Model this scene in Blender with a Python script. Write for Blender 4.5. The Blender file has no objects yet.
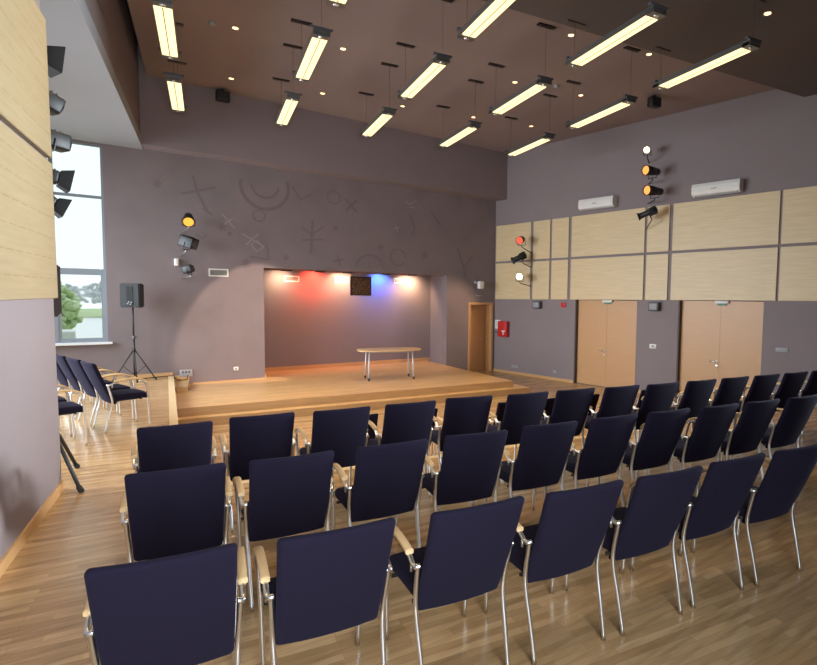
import bpy, bmesh, math, random
from mathutils import Vector, Matrix, Quaternion
random.seed(7)
PI = math.pi
R = math.radians
scene = bpy.context.scene
COL = scene.collection
WA = R(9.2)                       # the hall's rear axes are turned 9.2 degrees from the stage wall


def wf(a, p, z=0.0):              # hall frame (along the chair rows, towards the stage) -> world
    return Vector((a * math.cos(WA) + p * math.sin(WA), -a * math.sin(WA) + p * math.cos(WA), z))


# ------------------------------------------------------------------ materials
def new_mat(name):
    m = bpy.data.materials.new(name)
    m.use_nodes = True
    nt = m.node_tree
    return m, nt, nt.nodes['Principled BSDF']


def N(nt, kind, **kw):
    n = nt.nodes.new(kind)
    for k, v in kw.items():
        setattr(n, k, v)
    return n


def plain(name, col, rough=0.5, metal=0.0, var=0.0, scale=8.0, spec=0.5, bump=0.0, bscale=60.0):
    m, nt, b = new_mat(name)
    b.inputs['Base Color'].default_value = (*col, 1)
    b.inputs['Roughness'].default_value = rough
    b.inputs['Metallic'].default_value = metal
    b.inputs['Specular IOR Level'].default_value = spec
    if var or bump:
        tc = N(nt, 'ShaderNodeTexCoord')
    if var:
        no = N(nt, 'ShaderNodeTexNoise')
        no.inputs['Scale'].default_value = scale
        no.inputs['Detail'].default_value = 4
        nt.links.new(tc.outputs['Object'], no.inputs['Vector'])
        mx = N(nt, 'ShaderNodeMix', data_type='RGBA')
        mx.inputs['A'].default_value = (*[c * (1 - var) for c in col], 1)
        mx.inputs['B'].default_value = (*[min(1, c * (1 + var)) for c in col], 1)
        nt.links.new(no.outputs['Fac'], mx.inputs['Factor'])
        nt.links.new(mx.outputs['Result'], b.inputs['Base Color'])
    if bump:
        no2 = N(nt, 'ShaderNodeTexNoise')
        no2.inputs['Scale'].default_value = bscale
        nt.links.new(tc.outputs['Object'], no2.inputs['Vector'])
        bp = N(nt, 'ShaderNodeBump')
        bp.inputs['Strength'].default_value = bump
        bp.inputs['Distance'].default_value = 0.01
        nt.links.new(no2.outputs['Fac'], bp.inputs['Height'])
        nt.links.new(bp.outputs['Normal'], b.inputs['Normal'])
    return m


def boards(name, c1, c2, c3, rot, rough=0.28, length=0.9, width=0.052, coord='Object', dark=0.74):
    m, nt, b = new_mat(name)
    tc = N(nt, 'ShaderNodeTexCoord')
    mp = N(nt, 'ShaderNodeMapping')
    mp.inputs['Rotation'].default_value = (0, 0, rot)
    nt.links.new(tc.outputs[coord], mp.inputs['Vector'])
    br = N(nt, 'ShaderNodeTexBrick')
    br.offset = 0.37
    br.inputs['Color1'].default_value = (*c1, 1)
    br.inputs['Color2'].default_value = (*c2, 1)
    br.inputs['Mortar'].default_value = (*[c * 0.55 for c in c1], 1)
    br.inputs['Scale'].default_value = 1.0
    br.inputs['Mortar Size'].default_value = 0.0012
    br.inputs['Brick Width'].default_value = length
    br.inputs['Row Height'].default_value = width
    nt.links.new(mp.outputs['Vector'], br.inputs['Vector'])
    mp2 = N(nt, 'ShaderNodeMapping')
    mp2.inputs['Rotation'].default_value = (0, 0, rot)
    mp2.inputs['Scale'].default_value = (1.3, 13.0, 1.0)
    nt.links.new(tc.outputs[coord], mp2.inputs['Vector'])
    no = N(nt, 'ShaderNodeTexNoise')
    no.inputs['Scale'].default_value = 1.6
    no.inputs['Detail'].default_value = 5
    nt.links.new(mp2.outputs['Vector'], no.inputs['Vector'])
    rp = N(nt, 'ShaderNodeMapRange')
    rp.inputs['From Min'].default_value = 0.45
    rp.inputs['From Max'].default_value = 0.85
    nt.links.new(no.outputs['Fac'], rp.inputs['Value'])
    mx = N(nt, 'ShaderNodeMix', data_type='RGBA')
    mx.inputs['B'].default_value = (*c3, 1)
    nt.links.new(rp.outputs['Result'], mx.inputs['Factor'])
    br2 = N(nt, 'ShaderNodeTexBrick')
    br2.offset = 0.37
    br2.inputs['Color1'].default_value = (1.16, 1.14, 1.12, 1)
    br2.inputs['Color2'].default_value = (dark, dark * 0.95, dark * 0.88, 1)
    br2.inputs['Mortar'].default_value = (0.8, 0.8, 0.8, 1)
    br2.inputs['Scale'].default_value = 1.0
    br2.inputs['Mortar Size'].default_value = 0.0
    br2.inputs['Bias'].default_value = -0.25
    br2.inputs['Brick Width'].default_value = length * 0.62
    br2.inputs['Row Height'].default_value = width
    nt.links.new(mp.outputs['Vector'], br2.inputs['Vector'])
    mm = N(nt, 'ShaderNodeMix', data_type='RGBA', blend_type='MULTIPLY')
    mm.inputs['Factor'].default_value = 1.0
    nt.links.new(br.outputs['Color'], mm.inputs['A'])
    nt.links.new(br2.outputs['Color'], mm.inputs['B'])
    nt.links.new(mm.outputs['Result'], mx.inputs['A'])
    nt.links.new(mx.outputs['Result'], b.inputs['Base Color'])
    b.inputs['Roughness'].default_value = rough
    b.inputs['Specular IOR Level'].default_value = 0.5
    return m


def emit(name, col, strength, base=(0.04, 0.04, 0.04)):
    m, nt, b = new_mat(name)
    b.inputs['Base Color'].default_value = (*base, 1)
    b.inputs['Emission Color'].default_value = (*col, 1)
    b.inputs['Emission Strength'].default_value = strength
    return m


def panel_mat(name, dash, k=1.0):
    """beige wood veneer; grain runs along local x, fine dashed slots every 17 cm"""
    m, nt, b = new_mat(name)
    tc = N(nt, 'ShaderNodeTexCoord')
    mp = N(nt, 'ShaderNodeMapping')
    mp.inputs['Scale'].default_value = (0.8, 1.0, 14.0)
    nt.links.new(tc.outputs['Object'], mp.inputs['Vector'])
    no = N(nt, 'ShaderNodeTexNoise')
    no.inputs['Scale'].default_value = 2.2
    no.inputs['Detail'].default_value = 6
    nt.links.new(mp.outputs['Vector'], no.inputs['Vector'])
    rp = N(nt, 'ShaderNodeMapRange')
    rp.inputs['From Min'].default_value = 0.3
    rp.inputs['From Max'].default_value = 0.7
    nt.links.new(no.outputs['Fac'], rp.inputs['Value'])
    mx = N(nt, 'ShaderNodeMix', data_type='RGBA')
    mx.inputs['A'].default_value = (0.62 * k, 0.465 * k, 0.255 * k, 1)
    mx.inputs['B'].default_value = (0.70 * k, 0.545 * k, 0.32 * k, 1)
    nt.links.new(rp.outputs['Result'], mx.inputs['Factor'])
    sx = N(nt, 'ShaderNodeSeparateXYZ')
    nt.links.new(tc.outputs['Object'], sx.inputs['Vector'])

    def math_(op, a, bv):
        n = N(nt, 'ShaderNodeMath', operation=op)
        for i, v in enumerate((a, bv)):
            if isinstance(v, (int, float)):
                n.inputs[i].default_value = v
            else:
                nt.links.new(v, n.inputs[i])
        return n.outputs[0]
    zz = math_('DIVIDE', sx.outputs['Z'], 0.17)
    fz = math_('FRACT', zz, 0)
    row = math_('FLOOR', zz, 0)
    xo = math_('ADD', math_('DIVIDE', sx.outputs['X'], 0.21), math_('MULTIPLY', row, 0.37))
    fx = math_('FRACT', xo, 0)
    mask = math_('MULTIPLY', math_('LESS_THAN', fz, 0.028), math_('LESS_THAN', fx, 0.74))
    mask = math_('MULTIPLY', mask, dash)
    mx2 = N(nt, 'ShaderNodeMix', data_type='RGBA')
    mx2.inputs['B'].default_value = (0.16, 0.10, 0.05, 1)
    nt.links.new(mask, mx2.inputs['Factor'])
    nt.links.new(mx.outputs['Result'], mx2.inputs['A'])
    nt.links.new(mx2.outputs['Result'], b.inputs['Base Color'])
    b.inputs['Roughness'].default_value = 0.45
    return m


def veneer(name, c1, c2, rough=0.4, vertical=False):
    m, nt, b = new_mat(name)
    tc = N(nt, 'ShaderNodeTexCoord')
    mp = N(nt, 'ShaderNodeMapping')
    mp.inputs['Scale'].default_value = (9, 9, 0.7) if vertical else (0.9, 0.9, 12.0)
    nt.links.new(tc.outputs['Object'], mp.inputs['Vector'])
    no = N(nt, 'ShaderNodeTexNoise')
    no.inputs['Scale'].default_value = 2.5
    no.inputs['Detail'].default_value = 5
    nt.links.new(mp.outputs['Vector'], no.inputs['Vector'])
    mx = N(nt, 'ShaderNodeMix', data_type='RGBA')
    mx.inputs['A'].default_value = (*c1, 1)
    mx.inputs['B'].default_value = (*c2, 1)
    nt.links.new(no.outputs['Fac'], mx.inputs['Factor'])
    nt.links.new(mx.outputs['Result'], b.inputs['Base Color'])
    b.inputs['Roughness'].default_value = rough
    return m


def fabric():
    m, nt, b = new_mat('dark_purple_fabric')
    tc = N(nt, 'ShaderNodeTexCoord')
    no = N(nt, 'ShaderNodeTexNoise')
    no.inputs['Scale'].default_value = 420
    no.inputs['Detail'].default_value = 2
    nt.links.new(tc.outputs['Object'], no.inputs['Vector'])
    mx = N(nt, 'ShaderNodeMix', data_type='RGBA')
    mx.inputs['A'].default_value = (0.0050, 0.0038, 0.0075, 1)
    mx.inputs['B'].default_value = (0.0135, 0.0100, 0.0255, 1)
    nt.links.new(no.outputs['Fac'], mx.inputs['Factor'])
    nt.links.new(mx.outputs['Result'], b.inputs['Base Color'])
    b.inputs['Roughness'].default_value = 0.95
    b.inputs['Specular IOR Level'].default_value = 0.12
    b.inputs['Sheen Weight'].default_value = 0.04
    b.inputs['Sheen Tint'].default_value = (0.35, 0.33, 0.6, 1)
    bp = N(nt, 'ShaderNodeBump')
    bp.inputs['Strength'].default_value = 0.2
    bp.inputs['Distance'].default_value = 0.002
    nt.links.new(no.outputs['Fac'], bp.inputs['Height'])
    nt.links.new(bp.outputs['Normal'], b.inputs['Normal'])
    return m


def glass():
    m = bpy.data.materials.new('window_glass')
    m.use_nodes = True
    nt = m.node_tree
    nt.nodes.clear()
    out = N(nt, 'ShaderNodeOutputMaterial')
    mix = N(nt, 'ShaderNodeMixShader')
    tr = N(nt, 'ShaderNodeBsdfTransparent')
    tr.inputs['Color'].default_value = (0.93, 0.97, 0.96, 1)
    gl = N(nt, 'ShaderNodeBsdfGlossy')
    gl.inputs['Roughness'].default_value = 0.02
    fr = N(nt, 'ShaderNodeFresnel')
    fr.inputs['IOR'].default_value = 1.10
    nt.links.new(fr.outputs[0], mix.inputs[0])
    nt.links.new(tr.outputs[0], mix.inputs[1])
    nt.links.new(gl.outputs[0], mix.inputs[2])
    nt.links.new(mix.outputs[0], out.inputs[0])
    return m


WALLC = (0.222, 0.178, 0.180)
M = {
    'wall': plain('lilac_grey_paint', WALLC, 0.75, var=0.05, scale=1.3, bump=0.05, bscale=90),
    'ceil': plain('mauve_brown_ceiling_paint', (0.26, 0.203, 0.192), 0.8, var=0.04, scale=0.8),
    'ceil_dark': plain('dark_brown_ceiling', (0.10, 0.082, 0.078), 0.8, var=0.04, scale=0.8),  # one even tone, darker than the main ceiling
    'stagewall': plain('mottled_mauve_grey_paint', (0.195, 0.155, 0.157), 0.8, var=0.18, scale=1.6, bump=0.05, bscale=90),
    'reveal': plain('shaded_door_reveal', (0.10, 0.075, 0.07), 0.7),  # wall colour darkened to stand for shade in the door reveal
    'slot': plain('brown_grey_ceiling_plate', (0.075, 0.06, 0.055), 0.6),
    'soffit': plain('pale_grey_soffit_paint', (0.30, 0.305, 0.325), 0.8, var=0.03, scale=1.0),
    'floor': boards('oak_floor_boards', (0.49, 0.32, 0.165), (0.37, 0.225, 0.105), (0.235, 0.13, 0.055), R(9.2), 0.24),
    'stagefloor': boards('oak_stage_boards', (0.62, 0.40, 0.19), (0.54, 0.325, 0.145), (0.44, 0.25, 0.10), R(5.0), 0.28, dark=0.88),
    'oak_trim': veneer('oak_trim', (0.52, 0.29, 0.12), (0.60, 0.36, 0.16), 0.4),
    'riser': veneer('oak_riser', (0.40, 0.235, 0.10), (0.62, 0.40, 0.20), 0.35),
    'oak_pale': veneer('pale_oak_nosing', (0.60, 0.43, 0.24), (0.66, 0.50, 0.30), 0.35),
    'panel': panel_mat('plain_panel_veneer', 0.06, 0.95),
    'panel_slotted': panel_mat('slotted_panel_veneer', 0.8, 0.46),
    'door': veneer('orange_beech_door', (0.50, 0.27, 0.115), (0.56, 0.315, 0.14), 0.4),
    'door_frame': veneer('orange_beech_frame', (0.48, 0.26, 0.11), (0.55, 0.31, 0.14), 0.4, True),
    'fabric': fabric(),
    'chrome': plain('brushed_steel_tube', (0.78, 0.78, 0.78), 0.30, 1.0),
    'armwood': veneer('beech_armrest', (0.52, 0.335, 0.16), (0.61, 0.41, 0.215), 0.35),
    'black': plain('matte_black_metal', (0.006, 0.006, 0.0065), 0.5, var=0.2, scale=20),
    'blackplastic': plain('black_plastic', (0.010, 0.010, 0.011), 0.55, var=0.15, scale=15),
    'rubber': plain('black_rubber', (0.01, 0.01, 0.01), 0.8),
    'darkgrey': plain('dark_grey_plastic', (0.09, 0.09, 0.10), 0.5),
    'midgrey': plain('mid_grey_plastic', (0.28, 0.28, 0.29), 0.5),
    'lampmetal': plain('grey_lamp_housing', (0.20, 0.20, 0.19), 0.3, 0.7),
    'white': plain('white_plastic', (0.72, 0.70, 0.66), 0.4),
    'boxwhite': plain('white_painted_box', (0.86, 0.86, 0.86), 0.5),
    'signwhite': plain('white_sign_paper', (0.70, 0.70, 0.68), 0.6),
    'red': plain('red_enamel', (0.50, 0.02, 0.02), 0.35),
    'green': plain('green_sign', (0.05, 0.22, 0.12), 0.5),
    'paintedleg': plain('pale_grey_painted_steel', (0.55, 0.55, 0.55), 0.35, 0.2),
    'steel': plain('silver_clamp', (0.6, 0.6, 0.6), 0.3, 0.9),
    'framegrey': plain('grey_window_aluminium', (0.20, 0.22, 0.24), 0.4, 0.3),
    'sill': plain('pale_window_sill', (0.62, 0.62, 0.62), 0.4),
    'glass': glass(),
    'tube': emit('fluorescent_diffuser', (1.0, 0.78, 0.40), 1.9),
    'down': emit('downlight_glow', (1.0, 0.62, 0.26), 5.0),
    'amber': emit('amber_lens', (1.0, 0.44, 0.03), 1.5),
    'orange': emit('orange_lens', (1.0, 0.34, 0.06), 1.7),
    'warmwhite': emit('warm_white_lens', (1.0, 0.80, 0.50), 5.0),
    'redlens': emit('red_lens', (1.0, 0.07, 0.015), 1.4),
    'darklens': plain('unlit_glass_lens', (0.05, 0.05, 0.06), 0.08),
    'grille': plain('vent_grille_grey', (0.22, 0.20, 0.18), 0.6),
    'mural_dark': plain('faded_dark_paint', (0.160, 0.122, 0.125), 0.8, var=0.10, scale=9),
    'mural_pale': plain('faded_pale_paint', (0.275, 0.225, 0.225), 0.8, var=0.2, scale=9),
    'grass': plain('lawn_green', (0.46, 0.55, 0.30), 0.9, var=0.2, scale=0.7),
    'path': plain('pale_paving', (0.80, 0.80, 0.80), 0.9, var=0.1),
    'leaf': plain('spring_leaves', (0.46, 0.56, 0.30), 0.8, var=0.25, scale=3),
    'twig': plain('grey_twigs', (0.42, 0.44, 0.45), 0.9, var=0.3, scale=3),
    'bark': plain('bark', (0.13, 0.10, 0.08), 0.9, var=0.3, scale=8),
}


def plaque_mat():
    m, nt, b = new_mat('dark_ornate_plaque')
    tc = N(nt, 'ShaderNodeTexCoord')
    vo = N(nt, 'ShaderNodeTexVoronoi')
    vo.inputs['Scale'].default_value = 26
    nt.links.new(tc.outputs['Object'], vo.inputs['Vector'])
    no = N(nt, 'ShaderNodeTexNoise')
    no.inputs['Scale'].default_value = 18
    nt.links.new(tc.outputs['Object'], no.inputs['Vector'])
    ml = N(nt, 'ShaderNodeMath', operation='MULTIPLY')
    nt.links.new(vo.outputs['Distance'], ml.inputs[0])
    nt.links.new(no.outputs['Fac'], ml.inputs[1])
    rp = N(nt, 'ShaderNodeMapRange')
    rp.inputs['From Min'].default_value = 0.1
    rp.inputs['From Max'].default_value = 0.4
    nt.links.new(ml.outputs[0], rp.inputs['Value'])
    mx = N(nt, 'ShaderNodeMix', data_type='RGBA')
    mx.inputs['A'].default_value = (0.02, 0.012, 0.008, 1)
    mx.inputs['B'].default_value = (0.16, 0.075, 0.035, 1)
    nt.links.new(rp.outputs['Result'], mx.inputs['Factor'])
    nt.links.new(mx.outputs['Result'], b.inputs['Base Color'])
    b.inputs['Roughness'].default_value = 0.5
    return m


M['plaque'] = plaque_mat()


# ------------------------------------------------------------------ mesh builder
class MB:
    def __init__(s):
        s.bm = bmesh.new()
        s.mats = []
        s.cur = 0

    def mat(s, m):
        if m not in s.mats:
            s.mats.append(m)
        s.cur = s.mats.index(m)
        return s

    def _f(s, fs, smooth=False):
        for f in fs:
            f.material_index = s.cur
            f.smooth = smooth

    def prism(s, poly, z0, z1):
        """poly: list of (x, y) counter-clockwise; z may be constant"""
        b = [s.bm.verts.new((p[0], p[1], z0)) for p in poly]
        t = [s.bm.verts.new((p[0], p[1], z1)) for p in poly]
        fs = [s.bm.faces.new(list(reversed(b))), s.bm.faces.new(t)]
        n = len(poly)
        for i in range(n):
            fs.append(s.bm.faces.new((b[i], b[(i + 1) % n], t[(i + 1) % n], t[i])))
        s._f(fs)
        return s

    def hexa(s, pts):
        """8 points: bottom ring 0-3, top ring 4-7"""
        v = [s.bm.verts.new(p) for p in pts]
        fs = [s.bm.faces.new([v[i] for i in q]) for q in
              ((3, 2, 1, 0), (4, 5, 6, 7), (0, 1, 5, 4), (1, 2, 6, 5), (2, 3, 7, 6), (3, 0, 4, 7))]
        s._f(fs)
        return s

    def box(s, x0, x1, y0, y1, z0, z1):
        return s.prism([(x0, y0), (x1, y0), (x1, y1), (x0, y1)], z0, z1)

    def rbox(s, size, r, seg=3, cuts=(0, 0, 0), fn=None, mtx=None):
        """bevelled box, optional extra cuts for bending, then fn(co) and a matrix"""
        tmp = bmesh.new()
        bmesh.ops.create_cube(tmp, size=1.0)
        for v in tmp.verts:
            v.co = Vector((v.co.x * size[0], v.co.y * size[1], v.co.z * size[2]))
        bmesh.ops.bevel(tmp, geom=list(tmp.edges), offset=r, segments=seg, profile=0.5, affect='EDGES')
        for ax in range(3):
            for k in range(cuts[ax]):
                t = (-0.5 + (k + 1) / (cuts[ax] + 1)) * (size[ax] - 2 * r)
                co = Vector((0, 0, 0)); co[ax] = t
                no = Vector((0, 0, 0)); no[ax] = 1
                bmesh.ops.bisect_plane(tmp, geom=list(tmp.verts) + list(tmp.edges) + list(tmp.faces), plane_co=co, plane_no=no)
        vm = {}
        for v in tmp.verts:
            c = Vector(fn(v.co)) if fn else v.co.copy()
            if mtx:
                c = mtx @ c
            vm[v] = s.bm.verts.new(c)
        fs = [s.bm.faces.new([vm[v] for v in f.verts]) for f in tmp.faces]
        s._f(fs, True)
        tmp.free()
        return s

    def tube(s, pts, r, n=8, cap=True, smooth=True, flat=None):
        """round tube along points; r may be a list; flat=(a,b) gives an elliptical/rect section"""
        pts = [Vector(p) for p in pts]
        m = len(pts)
        rs = r if isinstance(r, (list, tuple)) else [r] * m
        tang = []
        for i in range(m):
            a = pts[max(i - 1, 0)]
            b = pts[min(i + 1, m - 1)]
            tang.append((b - a).normalized())
        up = Vector((0, 0, 1)) if abs(tang[0].z) < 0.9 else Vector((1, 0, 0))
        x = up.cross(tang[0]).normalized()
        rings = []
        for i in range(m):
            if i:
                q = tang[i - 1].rotation_difference(tang[i])
                x = (q @ x)
            x = (x - tang[i] * x.dot(tang[i])).normalized()
            y = tang[i].cross(x)
            ring = []
            for k in range(n):
                t = 2 * PI * k / n + (PI / n if flat else 0)
                c, d = math.cos(t), math.sin(t)
                if flat:
                    c = math.copysign(abs(c) ** 0.55, c) * flat[0]
                    d = math.copysign(abs(d) ** 0.55, d) * flat[1]
                    ring.append(s.bm.verts.new(pts[i] + x * c + y * d))
                else:
                    ring.append(s.bm.verts.new(pts[i] + (x * c + y * d) * rs[i]))
            rings.append(ring)
        fs = []
        for i in range(m - 1):
            for k in range(n):
                fs.append(s.bm.faces.new((rings[i][k], rings[i][(k + 1) % n], rings[i + 1][(k + 1) % n], rings[i + 1][k])))
        s._f(fs, smooth)
        if cap:
            s._f([s.bm.faces.new(list(reversed(rings[0]))), s.bm.faces.new(rings[-1])])
        return s

    def ball(s, c, r, sc=(1, 1, 1), sub=2, noise=0.0):
        tmp = bmesh.new()
        bmesh.ops.create_icosphere(tmp, subdivisions=sub, radius=r)
        vm = {}
        for v in tmp.verts:
            k = 1 + random.uniform(-noise, noise)
            vm[v] = s.bm.verts.new(Vector((v.co.x * sc[0], v.co.y * sc[1], v.co.z * sc[2])) * k + Vector(c))
        s._f([s.bm.faces.new([vm[v] for v in f.verts]) for f in tmp.faces], True)
        tmp.free()
        return s

    def build(s, name, mat=None, parent=None, mtx=None, loc=None):
        me = bpy.data.meshes.new(name)
        bmesh.ops.recalc_face_normals(s.bm, faces=list(s.bm.faces))
        if loc is not None:
            bmesh.ops.translate(s.bm, verts=list(s.bm.verts), vec=-Vector(loc))
        s.bm.to_mesh(me)
        s.bm.free()
        if mat is not None and not s.mats:
            me.materials.append(mat)
        for m in s.mats:
            me.materials.append(m)
        o = bpy.data.objects.new(name, me)
        COL.objects.link(o)
        if loc is not None:
            o.location = loc
        if parent:
            o.parent = parent
        if mtx is not None:
            o.matrix_local = mtx
        return o


def smooth_path(pts, k=5):
    P = [Vector(p) for p in pts]
    out = []
    for i in range(len(P) - 1):
        p0, p1, p2, p3 = P[max(i - 1, 0)], P[i], P[i + 1], P[min(i + 2, len(P) - 1)]
        for j in range(k):
            t = j / k
            out.append(0.5 * ((2 * p1) + (p2 - p0) * t + (2 * p0 - 5 * p1 + 4 * p2 - p3) * t * t + (3 * p1 - p0 - 3 * p2 + p3) * t ** 3))
    out.append(P[-1])
    return out


def tag(o, label, cat, group=None):
    o['label'] = label
    o['category'] = cat
    if group:
        o['group'] = group
    return o


def thing(name, label, cat, loc=(0, 0, 0), rz=0.0, group=None, mtx=None):
    o = bpy.data.objects.new(name, None)
    o.empty_display_size = 0.1
    COL.objects.link(o)
    if mtx is not None:
        o.matrix_world = mtx
    else:
        o.location = loc
        o.rotation_euler = (0, 0, rz)
    return tag(o, label, cat, group)


def struct(o):
    o['kind'] = 'structure'
    return o


def copy_tree(o, parent=None):
    c = o.copy()
    COL.objects.link(c)
    if parent:
        c.parent = parent
        c.matrix_parent_inverse = o.matrix_parent_inverse.copy()
    for ch in list(o.children):
        copy_tree(ch, c)
    return c


def ordw(i):
    return ['first', 'second', 'third', 'fourth', 'fifth', 'sixth', 'seventh', 'eighth', 'ninth', 'tenth',
            'eleventh', 'twelfth', 'thirteenth', 'fourteenth'][i]


# ------------------------------------------------------------------ room shell
YS = 13.33            # stage wall plane
YB = 14.45            # back of the stage recess
ZLOW = -0.50          # lower floor by the stage
ZST = -0.20           # stage top
ZC = 5.97             # main ceiling
ZSOF = 4.63           # soffit of the window bay
AL = -1.17            # left wall plane (hall frame)
PE = 6.05             # where the left wall ends
PED = 5.60            # front edge of the raised seating floor
RWC = Vector((9.99, YS, 0))
RWA = R(8.0)          # the right wall flares out by 8 degrees
RWD = Vector((math.sin(RWA), -math.cos(RWA), 0))    # along the wall, from the stage corner towards the camera
RWN = Vector((-math.cos(RWA), -math.sin(RWA), 0))   # into the room
TILT = 0.0098


def rw(s_, off=0.0, z=0.0):
    p = RWC + RWD * s_ + RWN * off
    return Vector((p.x, p.y, z))


def xy(v):
    return (v.x, v.y)


RW_END = 17.5
PB = -1.7             # rear wall


def rw_at_perp(p):    # s where the right wall crosses hall-frame perp p
    best = None
    lo, hi = -5.0, 25.0
    for _ in range(60):
        m = (lo + hi) / 2
        q = rw(m)
        pp = q.x * math.sin(WA) + q.y * math.cos(WA)
        if pp > p:
            lo = m
        else:
            hi = m
    return (lo + hi) / 2


# raised floor (seating and left aisle): edge of the left aisle
EDGE_BACK = Vector((1.50, YS, 0))
EDGE_MID = Vector((0.98, 8.40, 0))
d_ = (EDGE_MID - EDGE_BACK).normalized()
# extend to perp PED
t_ = 0
p_ = EDGE_MID.copy()
while p_.x * math.sin(WA) + p_.y * math.cos(WA) > PED:
    p_ += d_ * 0.01
EDGE_FRONT = p_.copy()
a_front = EDGE_FRONT.x * math.cos(WA) - EDGE_FRONT.y * math.sin(WA)
s_ped = rw_at_perp(PED)
BAYA = -4.7           # outer wall of the window bay

fl = MB()
fl.prism([xy(wf(AL - 0.25, PB)), xy(rw(rw_at_perp(PB))), xy(rw(s_ped)), xy(EDGE_FRONT), xy(wf(AL - 0.25, PED))], -0.7, 0.0)
fl.prism([xy(wf(AL - 0.25, PED)), xy(EDGE_FRONT), xy(EDGE_BACK), (-3.2, YS), xy(wf(BAYA, PE)), xy(wf(AL - 0.25, PE))], -0.7, 0.0)
struct(fl.build('floor', M['floor']))

lo = MB()
lo.prism([xy(EDGE_FRONT), xy(rw(s_ped)), xy(rw(0)), (EDGE_BACK.x, YS)], -0.8, ZLOW)
struct(lo.build('floor_lower', M['floor']))

# nosing strips on the edges of the raised floor
ns = MB()
e0, e1 = EDGE_FRONT, EDGE_BACK + Vector((0, -0.02, 0))
nrm = Vector((-(e1 - e0).normalized().y, (e1 - e0).normalized().x, 0))
ns.hexa([(*xy(e0 + nrm * 0.09), -0.03), (*xy(e0 - nrm * 0.012), -0.03), (*xy(e1 - nrm * 0.012), -0.03), (*xy(e1 + nrm * 0.09), -0.03),
         (*xy(e0 + nrm * 0.09), 0.004), (*xy(e0 - nrm * 0.012), 0.004), (*xy(e1 - nrm * 0.012), 0.004), (*xy(e1 + nrm * 0.09), 0.004)])
f0, f1 = EDGE_FRONT, rw(s_ped, 0.02)
nb = wf(0, 1) - wf(0, 0)
ns.hexa([(*xy(f0 - nb * 0.07), -0.03), (*xy(f1 - nb * 0.07), -0.03), (*xy(f1 + nb * 0.012), -0.03), (*xy(f0 + nb * 0.012), -0.03),
         (*xy(f0 - nb * 0.07), 0.004), (*xy(f1 - nb * 0.07), 0.004), (*xy(f1 + nb * 0.012), 0.004), (*xy(f0 + nb * 0.012), 0.004)])
struct(ns.build('trim_1', M['oak_pale']))

# stage with one lower step, and the little corner step to the aisle
st = MB()
def edge_x(y):        # x of the aisle edge at y
    t = (y - EDGE_MID.y) / (EDGE_BACK.y - EDGE_MID.y)
    return EDGE_MID.x + t * (EDGE_BACK.x - EDGE_MID.x) + 0.013
st.prism([(edge_x(10.60), 10.60), (8.05, 9.98), (8.22, YS), (8.28, YS), (8.28, YB), (3.35, YB), (3.35, YS), (edge_x(YS), YS)], -0.8, ZST)
struct(st.build('floor_stage', M['stagefloor']))
st2 = MB()
st2.prism([(edge_x(10.38), 10.38), (8.36, 9.73), (8.50, YS - 0.01), (8.2, YS - 0.01), (7.9, 10.5), (edge_x(11.0), 11.0)], -0.8, -0.35)
struct(st2.build('floor_stage_step', M['stagefloor']))
rb = MB()
for (xa, ya, xb, yb, z0, z1) in ((edge_x(10.60) + 0.01, 10.60, 8.055, 9.98, -0.35, ZST - 0.004), (edge_x(10.38) + 0.01, 10.38, 8.365, 9.73, ZLOW, -0.354)):
    rb.prism([(xa, ya - 0.014), (xb, yb - 0.014), (xb, yb + 0.002), (xa, ya + 0.002)], z0, z1)
struct(rb.build('trim_2', M['riser']))
cs = MB()
cs.prism([(edge_x(12.35), 12.35), (1.64, 12.35), (1.80, YS - 0.01), (edge_x(YS), YS - 0.01)], ZST - 0.05, -0.10)
struct(cs.build('floor_corner_step', M['stagefloor']))
# nosings of the two stage steps: darker shadow-gap strip below the tread edge
# ---- stage wall with recess, door and window openings
sw = MB()
T = 0.22
ztop = 4.9
sw.box(-3.4, -1.30, YS, YS + T, -0.8, ztop)
sw.box(-1.30, 0.40, YS, YS + T, -0.8, 0.74)
sw.box(-1.30, 0.40, YS, YS + T, 4.60, ztop)
sw.box(0.40, 3.35, YS, YS + T, -0.8, ztop)
sw.box(3.35, 8.28, YS, YS + T, 2.36, ztop)
sw.box(8.28, 9.03, YS, YS + T, -0.8, ztop)
sw.box(9.03, 9.92, YS, YS + T, 1.60, ztop)
sw.box(9.92, 10.25, YS, YS + T, -0.8, ztop)
struct(sw.build('wall_stage', M['stagewall']))
rc = MB()
rc.box(3.15, 8.62, YB, YB + 0.15, -0.8, 2.6)
rc.prism([(3.15, YS + T), (3.35, YS + T), (3.35, YB), (3.15, YB)], -0.8, 2.6)
rc.prism([(8.28, YS + T), (8.62, YS + T), (8.62, YB), (8.40, YB)], -0.8, 2.6)
struct(rc.build('wall_recess', M['wall']))
rcc = MB()
rcc.prism([(3.35, YS + T), (8.28, YS + T), (8.40, YB), (3.35, YB)], 2.36, 2.6)
struct(rcc.build('ceiling_recess', M['wall']))
# corridor behind the stage door
cd = MB()
cd.box(8.85, 9.03, YS + T, YS + 1.3, -0.8, 1.9)
cd.box(9.92, 10.10, YS + T, YS + 1.3, -0.8, 1.9)
cd.box(9.03, 9.92, YS + 1.15, YS + 1.3, -0.8, 1.9)
cd.box(9.03, 9.92, YS + T, YS + 1.15, 1.7, 1.9)
cd.box(9.03, 9.92, YS, YS + 1.15, -0.8, ZLOW)
struct(cd.build('wall_passage', M['oak_trim']))

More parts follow.
